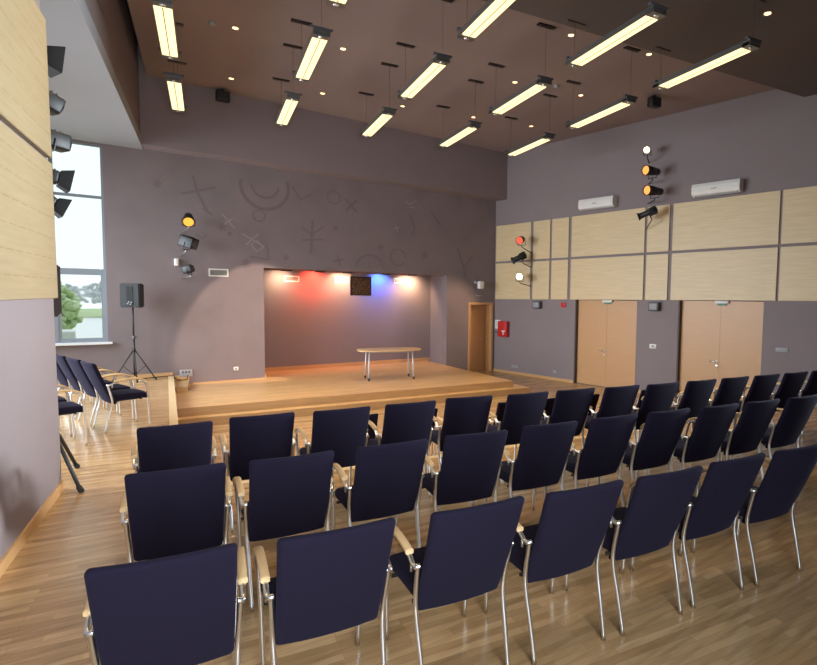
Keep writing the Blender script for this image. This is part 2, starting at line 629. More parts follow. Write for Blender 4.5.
# header wall above the stage wall, fascia of the window bay
hd = MB()
hd.prism([(1.00, 12.88), (10.30, 12.88), (10.25, YS + T), (0.75, YS + T)], 4.64, 6.5)
struct(hd.build('wall_header', M['wall']))
fa = MB()
fa.prism([xy(wf(-1.30, PE - 0.2)), xy(wf(-1.08, PE - 0.2)), xy(wf(-1.08, 12.9)), xy(wf(-1.30, 12.9))], 4.65, 6.5)
struct(fa.build('wall_fascia', M['wall']))
so = MB()
so.prism([xy(wf(BAYA - 0.2, PE - 0.2)), xy(wf(-1.08, PE - 0.2)), (1.005, 12.88), (1.07, YS), (-3.6, YS)], 4.63, 4.83)
struct(so.build('ceiling_soffit', M['soffit']))

# left wall and its return, right wall, rear wall
lw = MB()
def left_end(z):
    return PE + 0.015 - 0.030 * z
lw.hexa([wf(AL - 0.25, PB, -0.8), wf(AL, PB, -0.8), wf(AL, left_end(-0.8), -0.8), wf(AL - 0.25, left_end(-0.8), -0.8),
         wf(AL - 0.25, PB, 6.6), wf(AL, PB, 6.6), wf(AL, left_end(6.6), 6.6), wf(AL - 0.25, left_end(6.6), 6.6)])
struct(lw.build('wall_left', M['wall']))
lw = MB()
lw.prism([xy(wf(BAYA - 0.2, PE - 0.25)), xy(wf(AL - 0.25, PE - 0.25)), xy(wf(AL - 0.25, PE)), xy(wf(BAYA - 0.2, PE))], -0.8, 4.9)
struct(lw.build('wall_return', M['wall']))

DOORS = ((3.03, 4.88), (5.94, 7.79))
def rwbox(mb, s0, s1, z0, z1, o0=-0.30, o1=0.0):
    mb.prism([xy(rw(s0, o0)), xy(rw(s1, o0)), xy(rw(s1, o1)), xy(rw(s0, o1))], z0, z1)
rwl = MB()
def DT(s_):
    return 1.70 + TILT * s_
sprev = 0.0
for (a, b) in DOORS:
    rwbox(rwl, sprev, a, -0.8, 6.6)
    rwbox(rwl, a, b, DT((a + b) / 2) + 0.005, 6.6)
    rwbox(rwl, a - 0.1, b + 0.1, -0.8, 2.2, -0.36, -0.30)
    rwbox(rwl, a, b, -0.8, ZLOW)
    sprev = b
WS = (11.6, 13.6, 1.9, 3.7)            # unseen window added beside the camera to light the left wall
rwbox(rwl, sprev, WS[0], -0.8, 6.6)
rwbox(rwl, WS[0], WS[1], -0.8, WS[2])
rwbox(rwl, WS[0], WS[1], WS[3], 6.6)
rwbox(rwl, WS[1], RW_END + 1, -0.8, 6.6)
struct(rwl.build('wall_right', M['wall']))

# rear wall behind the camera with a window added to light the nearest chairs
rr = MB()
ra0, ra1 = AL - 0.25, None
rr_end = rw(rw_at_perp(PB))
ra1 = rr_end.x * math.cos(WA) - rr_end.y * math.sin(WA) + 0.3
WR = (-1.0, 1.3, 0.9, 2.9)
def wfbox(mb, a0, a1, p0, p1, z0, z1):
    mb.prism([xy(wf(a0, p0)), xy(wf(a1, p0)), xy(wf(a1, p1)), xy(wf(a0, p1))], z0, z1)
wfbox(rr, ra0, WR[0], PB - 0.25, PB, -0.8, 6.6)
wfbox(rr, WR[1], ra1, PB - 0.25, PB, -0.8, 6.6)
wfbox(rr, WR[0], WR[1], PB - 0.25, PB, -0.8, WR[2])
wfbox(rr, WR[0], WR[1], PB - 0.25, PB, WR[3], 6.6)
struct(rr.build('wall_rear', M['wall']))

# outer wall of the window bay with two large windows
ob = MB()
BW = ((6.7, 9.3), (10.0, 12.9))
pv = PE - 0.25
for (a, b) in BW:
    wfbox(ob, BAYA - 0.25, BAYA, pv, a, -0.8, 4.9)
    wfbox(ob, BAYA - 0.25, BAYA, a, b, -0.8, 0.5)
    wfbox(ob, BAYA - 0.25, BAYA, a, b, 4.4, 4.9)
    pv = b
wfbox(ob, BAYA - 0.25, BAYA, pv, 14.6, -0.8, 4.9)
struct(ob.build('wall_bay', M['wall']))

# ceilings
PDR = 6.76
ce = MB()
ce.prism([xy(wf(-0.92, PDR)), xy(rw(rw_at_perp(PDR), 0.0)), xy(rw(0.2, 0.0)), (1.13, 12.87)], ZC, ZC + 0.12)
struct(ce.build('ceiling', M['ceil']))
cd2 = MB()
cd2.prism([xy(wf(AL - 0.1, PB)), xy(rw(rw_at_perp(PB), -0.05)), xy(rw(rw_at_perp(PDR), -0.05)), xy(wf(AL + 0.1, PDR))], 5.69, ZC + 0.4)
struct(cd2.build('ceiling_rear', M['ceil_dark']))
ct = MB()
ct.prism([xy(wf(-1.5, PDR - 0.1)), xy(wf(12.5, PDR - 0.1)), xy(wf(12.5, 14.0)), xy(wf(-1.5, 14.2))], 6.5, 6.6)
struct(ct.build('ceiling_void', M['black']))

# baseboards
bl = MB()
wfbox(bl, AL, AL + 0.018, PB, PE + 0.018, 0.0, 0.085)
struct(bl.build('baseboard_left', M['oak_trim']))
bs = MB()
bs.box(-3.2, 1.50, YS - 0.02, YS, 0.0, 0.075)
bs.box(1.50, 1.80, YS - 0.02, YS, -0.10, 0.0)
struct(bs.build('baseboard_aisle', M['oak_trim']))
bs = MB()
bs.box(1.87, 3.35, YS - 0.018, YS, ZST, ZST + 0.02)
bs.box(3.35, 3.368, YS, YB, ZST, ZST + 0.09)
bs.box(3.35, 8.40, YB - 0.02, YB, ZST, ZST + 0.10)
struct(bs.build('baseboard_stage', M['oak_trim']))
br_ = MB()
sp = 0.0
for (a, b) in DOORS + ((RW_END - 3, 0),):
    rwbox(br_, sp, a, ZLOW, ZLOW + 0.075, 0.0, 0.018)
    sp = b
struct(br_.build('baseboard_right', M['oak_trim']))


# ------------------------------------------------------------------ windows
def frame_rect(mb, x0, x1, z0, z1, w, y0, y1):
    mb.box(x0, x0 + w, y0, y1, z0, z1)
    mb.box(x1 - w, x1, y0, y1, z0, z1)
    mb.box(x0 + w, x1 - w, y0, y1, z0, z0 + w)
    mb.box(x0 + w, x1 - w, y0, y1, z1 - w, z1)


w1 = struct(bpy.data.objects.new('window_1', None))
COL.objects.link(w1)
wfm = MB()
frame_rect(wfm, -1.30, 0.40, 0.76, 4.60, 0.035, YS + 0.03, YS + 0.11)
wfm.box(-0.43, -0.36, YS + 0.03, YS + 0.11, 0.79, 4.57)
wfm.box(-1.27, 0.37, YS + 0.035, YS + 0.10, 2.13, 2.20)
wfm.box(-1.27, 0.37, YS + 0.035, YS + 0.10, 3.57, 3.62)
wfm.build('window_frame', M['framegrey'], w1)
sf = MB()
frame_rect(sf, -0.36, 0.366, 0.795, 2.13, 0.05, YS + 0.04, YS + 0.12)
sf.build('sash', M['framegrey'], w1)
sf = MB()
frame_rect(sf, -1.265, -0.43, 0.795, 2.13, 0.05, YS + 0.04, YS + 0.12)
sf.build('sash', M['framegrey'], w1)
sl = MB()
sl.box(-1.35, 0.47, YS - 0.09, YS + 0.03, 0.725, 0.765)
sl.build('window_sill', M['sill'], w1)
for (x0, x1, z0, z1) in ((-0.36, 0.37, 0.8, 2.14), (-0.36, 0.37, 2.2, 3.57), (-0.36, 0.37, 3.62, 4.57),
                         (-1.27, -0.43, 0.8, 2.14), (-1.27, -0.43, 2.2, 3.57), (-1.27, -0.43, 3.62, 4.57)):
    g = MB()
    g.box(x0, x1, YS + 0.07, YS + 0.076, z0, z1)
    g.build('pane', M['glass'], w1)


def wf_window(name, mtx, w, h):
    """a window in a local frame: x along, z up, centred at the bottom middle"""
    o = bpy.data.objects.new(name, None)
    COL.objects.link(o)
    o.matrix_world = mtx
    struct(o)
    f = MB()
    frame_rect(f, -w / 2, w / 2, 0, h, 0.07, -0.05, 0.05)
    f.box(-0.03, 0.03, -0.05, 0.05, 0.07, h - 0.07)
    f.build('window_frame', M['framegrey'], o)
    g = MB()
    g.box(-w / 2 + 0.07, w / 2 - 0.07, -0.004, 0.004, 0.07, h - 0.07)
    g.build('pane', M['glass'], o)
    return o


def mat_frame(origin, xdir, ydir):
    x = Vector(xdir).normalized()
    y = Vector(ydir).normalized()
    z = x.cross(y)
    m = Matrix((x, y, z)).transposed().to_4x4()
    m.translation = origin
    return m


def on_right(s_, z=0.0, off=0.0):
    return mat_frame(rw(s_, off, z), -RWD, RWN)     # x towards the stage, y into the room, z up


A_ = wf(1, 0) - wf(0, 0)
P_ = wf(0, 1) - wf(0, 0)
wn = 2
for (a, b) in BW:
    wf_window('window_%d' % wn, mat_frame(wf(BAYA - 0.12, (a + b) / 2, 0.5), P_, -A_), b - a, 3.9)
    wn += 1
wf_window('window_%d' % wn, mat_frame(wf((WR[0] + WR[1]) / 2, PB - 0.12, WR[2]), A_, P_), WR[1] - WR[0], WR[3] - WR[2])  # added rear window, out of view

wf_window('window_%d' % (wn + 1), on_right((WS[0] + WS[1]) / 2, WS[2], -0.15), WS[1] - WS[0], WS[3] - WS[2])  # added right wall window, out of view

# ------------------------------------------------------------------ doors
dn = 1
for (a, b) in DOORS:
    m = mat_frame(rw(a, -0.10, ZLOW), RWD, -RWN)      # local x along the wall, y into the wall
    d = bpy.data.objects.new('door_%d' % dn, None)
    COL.objects.link(d)
    d.matrix_world = m
    struct(d)
    w = b - a
    h = DT((a + b) / 2) - ZLOW
    f = MB()
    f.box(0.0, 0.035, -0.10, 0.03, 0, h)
    f.build('door_frame', M['reveal'], d)  # reveal strip at the jamb, its shade put into the colour
    for k in range(2):
        x0 = 0.038 + k * (w - 0.042) / 2
        x1 = x0 + (w - 0.042) / 2 - 0.004
        lf = MB()
        lf.box(x0, x1, 0.0, 0.045, 0.006, h - 0.012)
        leaf = lf.build('door_leaf', M['door'], d)
        if k == 0:
            hd_ = MB()
            xh = x1 - 0.05
            hd_.tube([(xh, -0.002, 0.93), (xh, -0.05, 0.93), (xh - 0.02, -0.055, 0.93), (xh - 0.14, -0.055, 0.93)], 0.009, 8)
            hd_.rbox((0.045, 0.01, 0.045), 0.004, 2, mtx=Matrix.Translation((xh, -0.004, 0.93)))
            hd_.rbox((0.045, 0.01, 0.045), 0.004, 2, mtx=Matrix.Translation((xh, -0.004, 0.83)))
            hd_.build('door_handle', M['steel'], leaf)
    dn += 1
    # lighted exit sign above each pair of doors

# stage door: frame and an open leaf inside
d = bpy.data.objects.new('door_%d' % dn, None)
COL.objects.link(d)
d.location = (9.03, YS, ZLOW)
struct(d)
f = MB()
f.box(0.0, 0.07, -0.03, 0.28, 0, 2.10)
f.box(0.82, 0.89, -0.03, 0.28, 0, 2.10)
f.box(0.07, 0.82, -0.03, 0.28, 2.03, 2.10)
f.build('door_frame', M['door_frame'], d)
lf = MB()
lf.box(0.075, 0.815, 0.29, 0.335, 0.005, 2.03)
leaf = lf.build('door_leaf', M['door'], d)
hh = MB()
hh.tube([(0.70, 0.288, 0.98), (0.70, 0.24, 0.98), (0.58, 0.235, 0.98)], 0.009, 8)
hh.build('door_handle', M['steel'], leaf)

# ------------------------------------------------------------------ acoustic panels
cols = [(0.06, 1.45), (1.54, 2.145), (2.215, 2.785), (2.88, 5.04), (5.105, 5.665), (5.75, 8.02), (8.07, 10.35), (10.43, 12.7), (12.78, 15.0)]
rowsz = [(1.70, 2.765, 'lower'), (2.825, 3.885, 'upper')]
for (z0, z1, rn) in rowsz:
    for i, (a, b) in enumerate(cols):
        if i > 6:
            continue
        p = MB()
        za, zb = TILT * b, TILT * a
        w = b - a
        # local frame: x along wall, y towards room, z up
        e = 0.006
        p.hexa([(0, 0, z0 + za), (w, 0, z0 + zb), (w, 0.03, z0 + zb), (0, 0.03, z0 + za),
                (0, 0, z1 + za), (w, 0, z1 + zb), (w, 0.03, z1 + zb), (0, 0.03, z1 + za)])
        bmesh.ops.bevel(p.bm, geom=list(p.bm.edges), offset=0.004, segments=1, affect='EDGES')
        o = p.build('wall_panel', M['panel'])
        o.matrix_world = on_right(b)
        size = 'wide' if w > 1.9 else ('medium wide' if w > 1 else 'narrow')
        tag(o, '%s pale wood panel on right wall, %s row, %s from the stage' % (size, rn, ordw(i)), 'panel', 'pale wood panels on the right wall')
lcols = [(5.94, 3.6), (3.55, 1.2)]
lrows = [(1.71, 2.84, 'lower'), (2.885, 4.0, 'upper')]
for (z0, z1, rn) in lrows:
    for i, (b, a) in enumerate(lcols):
        p = MB()
        k0, k1 = (0.10 + 0.030 * (z0 - 1.7) - 0.115, 0.10 + 0.030 * (z1 - 1.7) - 0.115) if i == 0 else (0, 0)
        p.hexa([(k0, 0, z0), (b - a, 0, z0), (b - a, 0.045, z0), (k0, 0.045, z0), (k1, 0, z1), (b - a, 0, z1), (b - a, 0.045, z1), (k1, 0.045, z1)])
        bmesh.ops.bevel(p.bm, geom=list(p.bm.edges), offset=0.004, segments=1, affect='EDGES')
        o = p.build('wall_panel', M['panel_slotted'])
        o.matrix_world = mat_frame(wf(AL, b, 0), -P_, A_)
        # x along +perp, y into room
        tag(o, '%s slotted pale wood panel on the near left wall, %s' % (rn, 'beside the window bay corner' if i == 0 else 'closer to the camera'), 'panel', 'slotted panels on the left wall')


# ------------------------------------------------------------------ chairs
def make_chair():
    t = thing('conference_chair', '', 'chair')
    b = MB()
    H0, H1 = 0.353, 0.888

    def bend_back(c):
        u = (c.z + (H1 - H0) / 2) / (H1 - H0)
        x = c.x * (0.945 + 0.055 * u)
        return (x, c.y - 0.142 - 0.226 * u - 0.010 * math.sin(PI * u) + 0.022 * (c.x / 0.225) ** 2, (H0 + H1) / 2 + c.z)
    b.rbox((0.446, 0.050, H1 - H0), 0.020, 4, (4, 0, 6), bend_back)
    b.build('backrest', M['fabric'], t)
    s_ = MB()

    def seat_fn(c):
        return (c.x * (1 + 0.10 * (c.y + 0.2)), c.y + 0.050, c.z + 0.430 - 0.02 * max(0, (c.y - 0.1) / 0.12) ** 2 + 0.006 * math.cos(c.x / 0.23 * PI / 2))
    s_.rbox((0.425, 0.40, 0.075), 0.026, 4, (3, 4, 0), seat_fn)
    s_.build('seat', M['fabric'], t)
    fr = MB()
    fr.tube([(-0.215, -0.10, 0.386), (0.215, -0.10, 0.386)], 0.010, 6)
    fr.tube([(-0.225, 0.16, 0.386), (0.225, 0.16, 0.386)], 0.010, 6)
    fr.tube([(-0.16, -0.10, 0.386), (-0.16, 0.16, 0.386)], 0.010, 6)
    fr.tube([(0.16, -0.10, 0.386), (0.16, 0.16, 0.386)], 0.010, 6)
    fr.build('seat_frame', M['black'], t)
    for sx in (-1, 1):
        l = MB()
        l.tube(smooth_path([(sx * 0.212, -0.250, 0.006), (sx * 0.216, -0.210, 0.18), (sx * 0.221, -0.172, 0.33), (sx * 0.225, -0.168, 0.42), (sx * 0.231, -0.200, 0.55), (sx * 0.233, -0.216, 0.610)], 4), 0.0115, 8)
        l.tube(smooth_path([(sx * 0.223, -0.218, 0.608), (sx * 0.241, -0.214, 0.604), (sx * 0.246, -0.190, 0.606), (sx * 0.246, -0.155, 0.624), (sx * 0.246, -0.12, 0.642)], 4), 0.0115, 8)
        l.tube([(sx * 0.246, -0.165, 0.616), (sx * 0.246, -0.172, 0.566)], 0.007, 6)
        l.build('leg', M['chrome'], t)
        l = MB()
        l.tube(smooth_path([(sx * 0.222, 0.250, 0.006), (sx * 0.228, 0.240, 0.25), (sx * 0.235, 0.228, 0.45), (sx * 0.246, 0.208, 0.58), (sx * 0.246, 0.175, 0.615), (sx * 0.246, 0.13, 0.632)], 4), 0.0115, 8)
        l.build('leg', M['chrome'], t)
        a = MB()
        a.tube(smooth_path([(sx * 0.246, -0.150, 0.644), (sx * 0.246, -0.07, 0.657), (sx * 0.246, 0.03, 0.663), (sx * 0.246, 0.12, 0.656), (sx * 0.246, 0.195, 0.625), (sx * 0.246, 0.222, 0.590)], 4), 0.02, 8, flat=(0.0185, 0.012))
        a.build('armrest', M['armwood'], t)
    return t


ROWS = [
    ('nearest row', 'chairs in the row nearest the camera', 0.0,
     [(0.283, 2.445, -13.5), (0.842, 2.325, -13.0), (1.400, 2.215, -9.5), (1.943, 2.109, -9.0), (2.474, 2.012, -8.8), (3.005, 1.940, -8.3), (3.549, 1.841, -9.6)]),
    ('second row', 'chairs in the second row', 0.0,
     [(0.433, 3.485, -11.6), (0.972, 3.384, -10.5), (1.535, 3.312, -9.0), (2.110, 3.230, -11.5), (2.692, 3.156, -10.4), (3.257, 3.069, -8.2), (3.80, 2.965, -8.6), (4.345, 2.850, -8.6), (4.887, 2.757, -8.6), (5.447, 2.651, -8.6)]),
    ('third row', 'chairs in the third row', 0.0,
     [(0.514, 4.557, -5.0), (1.112, 4.545, -12.0), (1.655, 4.443, -8.5), (2.217, 4.375, -7.8), (2.800, 4.325, -12.0), (3.345, 4.190, -7.8), (3.895, 4.101, -9.8), (4.430, 3.976, -8.7), (4.960, 3.865, -8.6), (5.530, 3.769, -8.6), (6.085, 3.687, -8.6), (6.63, 3.590, -8.6), (7.185, 3.500, -8.6), (7.745, 3.415, -8.6)]),
]
TURN = {(0, 0): 4.0, (0, 1): 4.5, (0, 2): 1.5, (1, 0): 4.0, (1, 1): 3.5, (1, 2): 1.5, (2, 1): 4.5, (2, 2): 2.0}


def turned(x, y, a, d):
    def back(ang):
        return Vector((math.sin(R(ang)), -math.cos(R(ang)))) * 0.368
    p = Vector((x, y)) + back(a) - back(a + d)
    return p.x, p.y, a + d


chair0 = make_chair()
used = [False]


def put_chair(x, y, z, rz, label, group):
    if not used[0]:
        c = chair0
        used[0] = True
    else:
        c = copy_tree(chair0)
    c.location = (x, y, z)
    c.rotation_euler = (0, 0, rz)
    c['label'] = label
    c['group'] = group
    return c


for ri, (rn, grp, z, lst) in enumerate(ROWS):
    for i, (x, y, a) in enumerate(lst):
        x, y, a = turned(x, y, a, TURN.get((ri, i), 0.0))
        pos = 'leftmost' if i == 0 else ('rightmost' if i == len(lst) - 1 else ordw(i) + ' from the left')
        put_chair(x, y, z, R(a), 'dark purple armchair, %s in the %s%s' % (pos, rn, ' from the camera' if rn != 'nearest row' else ' to the camera'), grp)
r4 = [1.55, 2.29, 2.94, 3.59, 4.20, 4.82, 5.44, 6.06]
for i, al_ in enumerate(r4):
    q = wf(al_, 6.62)
    pos = 'leftmost' if i == 0 else ('rightmost' if i == len(r4) - 1 else ordw(i) + ' from the left')
    put_chair(q.x, q.y, ZLOW, R(-9.2 + (i * 37 % 5 - 2) * 0.8), 'dark armchair on the lower floor behind the third row, %s' % pos, 'chairs on the lower floor')
for i in range(5):
    rz = R(-75 + (0, 2, -1, 2, 0)[i])
    pos = ['nearest the camera', 'second from the camera', 'third from the camera', 'fourth from the camera', 'nearest the window'][i]
    put_chair(0.375 - 0.150 * i, 8.585 + 0.563 * i, 0, rz, 'purple armchair in the left aisle side row, %s' % pos, 'chairs in the left aisle')
for i in range(2):
    put_chair(-0.295 - 0.15 * i, 7.93 + 0.575 * i, 0, R(-75), ['purple armchair seat poking out past the near left wall corner', 'purple armchair behind the one half hidden by the left wall corner'][i], 'chairs behind the left wall corner')


# ------------------------------------------------------------------ table on the stage
tb = thing('stage_table', 'oval light wood table on four metal legs, standing alone on the stage', 'table', (5.72, 11.72, ZST), R(-14))
tt = MB()
prof = []
L2, D2 = 0.74, 0.36
outl = []
for k in range(48):
    t = 2 * PI * k / 48
    c, s_ = math.cos(t), math.sin(t)
    x = math.copysign(abs(c) ** 0.45, c) * L2
    y = math.copysign(abs(s_) ** 0.62, s_) * (D2 * (1 - 0.10 * (abs(x) / L2) ** 2))
    outl.append((x, y))
tt.prism(outl, 0.685, 0.713)
tt.build('tabletop', M['armwood'], tb)
for sx in (-1, 1):
    for sy in (-1, 1):
        l = MB()
        l.tube([(sx * 0.50, sy * 0.20, 0.687), (sx * 0.52, sy * 0.25, 0.06)], [0.016, 0.020], 10)
        lg = l.build('leg', M['paintedleg'], tb)
        k = MB()
        k.tube([(sx * 0.519, sy * 0.25, 0.075), (sx * 0.521, sy * 0.252, 0.045)], 0.024, 10)
        k.ball((sx * 0.521, sy * 0.252, 0.028), 0.027, (0.7, 1, 1))
        k.build('caster', M['black'], lg)
uf = MB()
uf.box(-0.5, 0.5, -0.22, -0.19, 0.645, 0.685)
uf.box(-0.5, 0.5, 0.19, 0.22, 0.645, 0.685)
uf.build('under_frame', M['midgrey'], tb)


# ------------------------------------------------------------------ loudspeakers on tripod stands
def speaker_stand(loc, top, label, feet, rz=0, hub=0.615, lr=0.011):
    t = thing('speaker_stand', label, 'stand', loc, rz, 'tripod speaker stands')
    p = MB()
    p.tube([(0, 0, 0.10), (0, 0, 0.85)], 0.019, 10)
    p.tube([(0, 0, 0.85), (0, 0, top)], 0.014, 10)
    p.build('pole', M['black'], t)
    c = MB()
    c.tube([(0, 0, 0.82), (0, 0, 0.90)], 0.027, 10)
    c.tube([(0, 0, 0.86), (0.06, 0, 0.87)], 0.010, 8)
    c.build('collar', M['darkgrey'], t)
    c = MB()
    c.tube([(0, 0, hub - 0.04), (0, 0, hub + 0.04)], 0.028, 10)
    c.build('hub', M['black'], t)
    for (fx, fy) in feet:
        l = MB()
        l.tube([(fx * 0.04, fy * 0.04, hub), (fx * 0.97, fy * 0.97, 0.02)], lr, 8)
        lg = l.build('leg', M['black'], t)
        r = MB()
        d = Vector((fx, fy, 0))
        r.tube([(fx * 0.93, fy * 0.93, 0.045), (fx * 1.0, fy * 1.0, 0.012)], lr + 0.007, 8)
        r.build('rubber_foot', M['rubber'], lg)
        b = MB()
        b.tube([(fx * 0.52, fy * 0.52, hub * 0.5), (fx * 0.03, fy * 0.03, 0.13)], 0.006, 6)
        b.build('brace', M['black'], t)
    return t


def loudspeaker(loc, rz, label, w=0.34, d=0.30, h=0.47):
    t = thing('loudspeaker', label, 'speaker', loc, rz, 'loudspeakers on tripod stands')
    b = MB()
    # tapered cabinet, narrower at the front (+y)... built as a trapezoid prism then bevelled
    b.hexa([(-w / 2, -d / 2, 0), (w / 2, -d / 2, 0), (w * 0.46, d / 2, 0), (-w * 0.46, d / 2, 0),
            (-w / 2, -d / 2, h), (w / 2, -d / 2, h), (w * 0.46, d / 2, h), (-w * 0.46, d / 2, h)])
    bmesh.ops.bevel(b.bm, geom=list(b.bm.edges), offset=0.018, segments=2, affect='EDGES')
    b.build('cabinet', M['blackplastic'], t)
    g = MB()
    g.box(-w * 0.42, w * 0.42, d / 2, d / 2 + 0.012, 0.03, h - 0.03)
    g.build('grille', M['black'], t)
    p = MB()
    p.box(-0.055, 0.055, -d / 2 - 0.006, -d / 2 + 0.01, 0.04, h - 0.06)
    ip = p.build('input_panel', M['rubber'], t)
    for (x, z) in ((-0.03, 0.075), (0.015, 0.065), (0.035, 0.10), (-0.01, 0.11)):
        k = MB()
        k.tube([(x, -d / 2 - 0.004, z), (x, -d / 2 - 0.025, z)], 0.013, 8)
        k.build('connector', M['midgrey'], ip)
    return t


speaker_stand((0.80, 12.93, 0), 1.46, 'black tripod stand carrying the loudspeaker by the stage wall', [(-0.36, 0.05), (0.36, -0.10), (0.02, -0.30)])
loudspeaker((0.80, 12.93, 1.46), R(-22), 'black loudspeaker on a tripod between window and stage')
speaker_stand((-0.345, 6.53, 0), 1.53, 'black tripod stand half hidden behind the near left wall corner', [(0.30, -0.56), (0.27, 0.30), (-0.55, 0.20)], 0, 0.75, 0.016)
loudspeaker((-0.375, 6.50, 1.53), R(252), 'narrow black loudspeaker edge showing in front of the window', 0.40, 0.34, 0.50)


# ------------------------------------------------------------------ spotlights
def aim_matrix(pos, target):
    y = (Vector(target) - Vector(pos)).normalized()
    up = Vector((0, 0, 1))
    x = y.cross(up)
    if x.length < 1e-3:
        x = Vector((1, 0, 0))
    x.normalize()
    z = x.cross(y)
    m = Matrix((x, y, z)).transposed().to_4x4()
    m.translation = pos
    return m


def spotlight(pos, target, wallpt, label, lens='darklens', kind='par', size=0.09, group='stage spotlights', length=None, silver=False):
    """body points along local +y; wallpt is where the bracket meets the wall"""
    m = aim_matrix(pos, target)
    t = thing('spotlight', label, 'spotlight', mtx=m, group=group)
    L = length or size * 2.6
    b = MB()
    if kind == 'par':
        b.tube([(0, -L * 0.55, 0), (0, -L * 0.5, 0), (0, -L * 0.1, 0), (0, L * 0.12, 0), (0, L * 0.5, 0)], [size * 0.45, size * 0.72, size * 0.85, size, size], 18, cap=True)
        b.build('housing', M['black'], t)
        r = MB()
        r.tube([(0, L * 0.49, 0), (0, L * 0.56, 0)], size * 1.06, 18, cap=False)
        r.tube([(0, L * 0.56, 0), (0, L * 0.49, 0)], size * 0.93, 18, cap=False)
        r.build('lens_ring', M['black'], t)
        g = MB()
        g.tube([(0, L * 0.50, 0), (0, L * 0.53, 0)], size * 0.9, 18)
        g.build('lens', M[lens], t)
    elif kind == 'profile':
        b.tube([(0, -L * 0.5, 0), (0, -L * 0.42, 0), (0, 0, 0), (0, 0.02, 0), (0, L * 0.5, 0)], [size * 0.6, size * 0.9, size * 0.9, size * 0.75, size * 0.8], 16)
        b.rbox((size * 1.5, L * 0.4, size * 2.1), 0.012, 2, mtx=Matrix.Translation((0, -L * 0.25, 0)))
        b.build('housing', M['black'], t)
        r = MB()
        r.tube([(0, L * 0.5, 0), (0, L * 0.62, 0)], [size * 0.8, size * 1.15], 16, cap=False)
        r.tube([(0, L * 0.615, 0), (0, L * 0.495, 0)], [size * 1.10, size * 0.75], 16, cap=False)
        r.build('colour_frame', M['black'], t)
        g = MB()
        g.tube([(0, L * 0.51, 0), (0, L * 0.54, 0)], size * 0.76, 16)
        g.build('lens', M[lens], t)
    else:   # flood / fresnel: boxy
        b.rbox((size * 2.1, L, size * 2.0), 0.02, 2)
        for k in range(4):
            b.box(-size * 0.9, size * 0.9, -L * 0.35 + k * L * 0.16, -L * 0.35 + k * L * 0.16 + 0.01, size, size * 1.12)
        b.build('housing', M['black'], t)
        g = MB()
        g.tube([(0, L * 0.5, 0), (0, L * 0.52, 0)], size * 0.85, 16)
        g.build('lens', M[lens], t)
    if kind == 'barn':
        for (ax, sg) in (('x', -1), ('x', 1), ('z', 1), ('z', -1)):
            w = MB()
            s1, s2, y0, y1 = size * 1.0, size * 1.55, L * 0.5, L * 0.5 + size * 1.5
            th = 0.006
            if ax == 'x':
                w.hexa([(sg * s1, y0, -s1), (sg * (s1 + th), y0, -s1), (sg * (s2 + th), y1, -s2 * 1.0), (sg * s2, y1, -s2),
                        (sg * s1, y0, s1), (sg * (s1 + th), y0, s1), (sg * (s2 + th), y1, s2), (sg * s2, y1, s2)])
            else:
                w.hexa([(-s1, y0, sg * s1), (s1, y0, sg * s1), (s2, y1, sg * s2), (-s2, y1, sg * s2),
                        (-s1, y0, sg * (s1 + th)), (s1, y0, sg * (s1 + th)), (s2, y1, sg * (s2 + th)), (-s2, y1, sg * (s2 + th))])
            w.build('barn_door', M['black'], t)
    # yoke in local frame, arm to wall in world -> local
    yk = MB()
    s1 = size * 1.12
    yk.tube([(-s1, 0, 0), (-s1, -0.01, -s1 * 1.3), (s1, -0.01, -s1 * 1.3), (s1, 0, 0)], 0.009, 6, smooth=False)
    yk.build('yoke', M['black'], t)
    ar = MB()
    inv = m.inverted()
    wp = inv @ Vector(wallpt)
    ar.tube([(0, -0.01, -s1 * 1.3), (0, -0.01, -s1 * 1.3 - 0.05), wp], 0.011, 6)
    ar.build('bracket', M['steel'] if silver else M['black'], t)
    return t


def LR(s_, off, z):
    return rw(s_, off, z)


# right wall, cluster near the stage
spotlight(Vector((9.73, 11.80, 3.36)), (6.2, 9.5, 2.3), rw(1.49, 0.03, 3.02), 'red-lit spotlight, topmost of three over the first wall panel', 'redlens', 'par', 0.105, 'spotlights over the first right wall panel')
spotlight(Vector((9.74, 11.85, 2.88)), (8.5, 12.2, 2.25), rw(1.49, 0.03, 2.62), 'unlit black spotlight tilted down, middle of three over the first wall panel', 'darklens', 'profile', 0.095, 'spotlights over the first right wall panel', 0.38)
spotlight(Vector((9.74, 11.84, 2.36)), (5.0, 7.2, 1.4), rw(1.49, 0.03, 2.08), 'glaring white round spotlight, lowest of three over the first wall panel', 'warmwhite', 'par', 0.10, 'spotlights over the first right wall panel')
# right wall, tall cluster by the wide panels
spotlight(Vector((10.28, 8.04, 5.14)), (4.6, 4.6, 3.6), rw(5.08, 0.0, 4.96), 'bright warm spotlight at the top of the four lamp column', 'warmwhite', 'par', 0.075, 'column of four spotlights on the right wall')
spotlight(Vector((10.30, 7.90, 4.65)), (6.3, 8.1, 4.45), rw(5.08, 0.0, 4.48), 'long black spotlight with orange lens, second from top of the lamp column', 'orange', 'par', 0.105, 'column of four spotlights on the right wall', 0.40)
spotlight(Vector((10.31, 7.83, 4.20)), (6.3, 8.0, 4.0), rw(5.08, 0.0, 4.02), 'long black spotlight with orange lens, third from top of the lamp column', 'orange', 'par', 0.105, 'column of four spotlights on the right wall', 0.46)
spotlight(Vector((10.29, 7.95, 3.73)), (9.55, 8.9, 3.25), rw(5.08, 0.03, 3.42), 'unlit black spotlight aimed down, lowest of the lamp column', 'darklens', 'profile', 0.085, 'column of four spotlights on the right wall', 0.40)
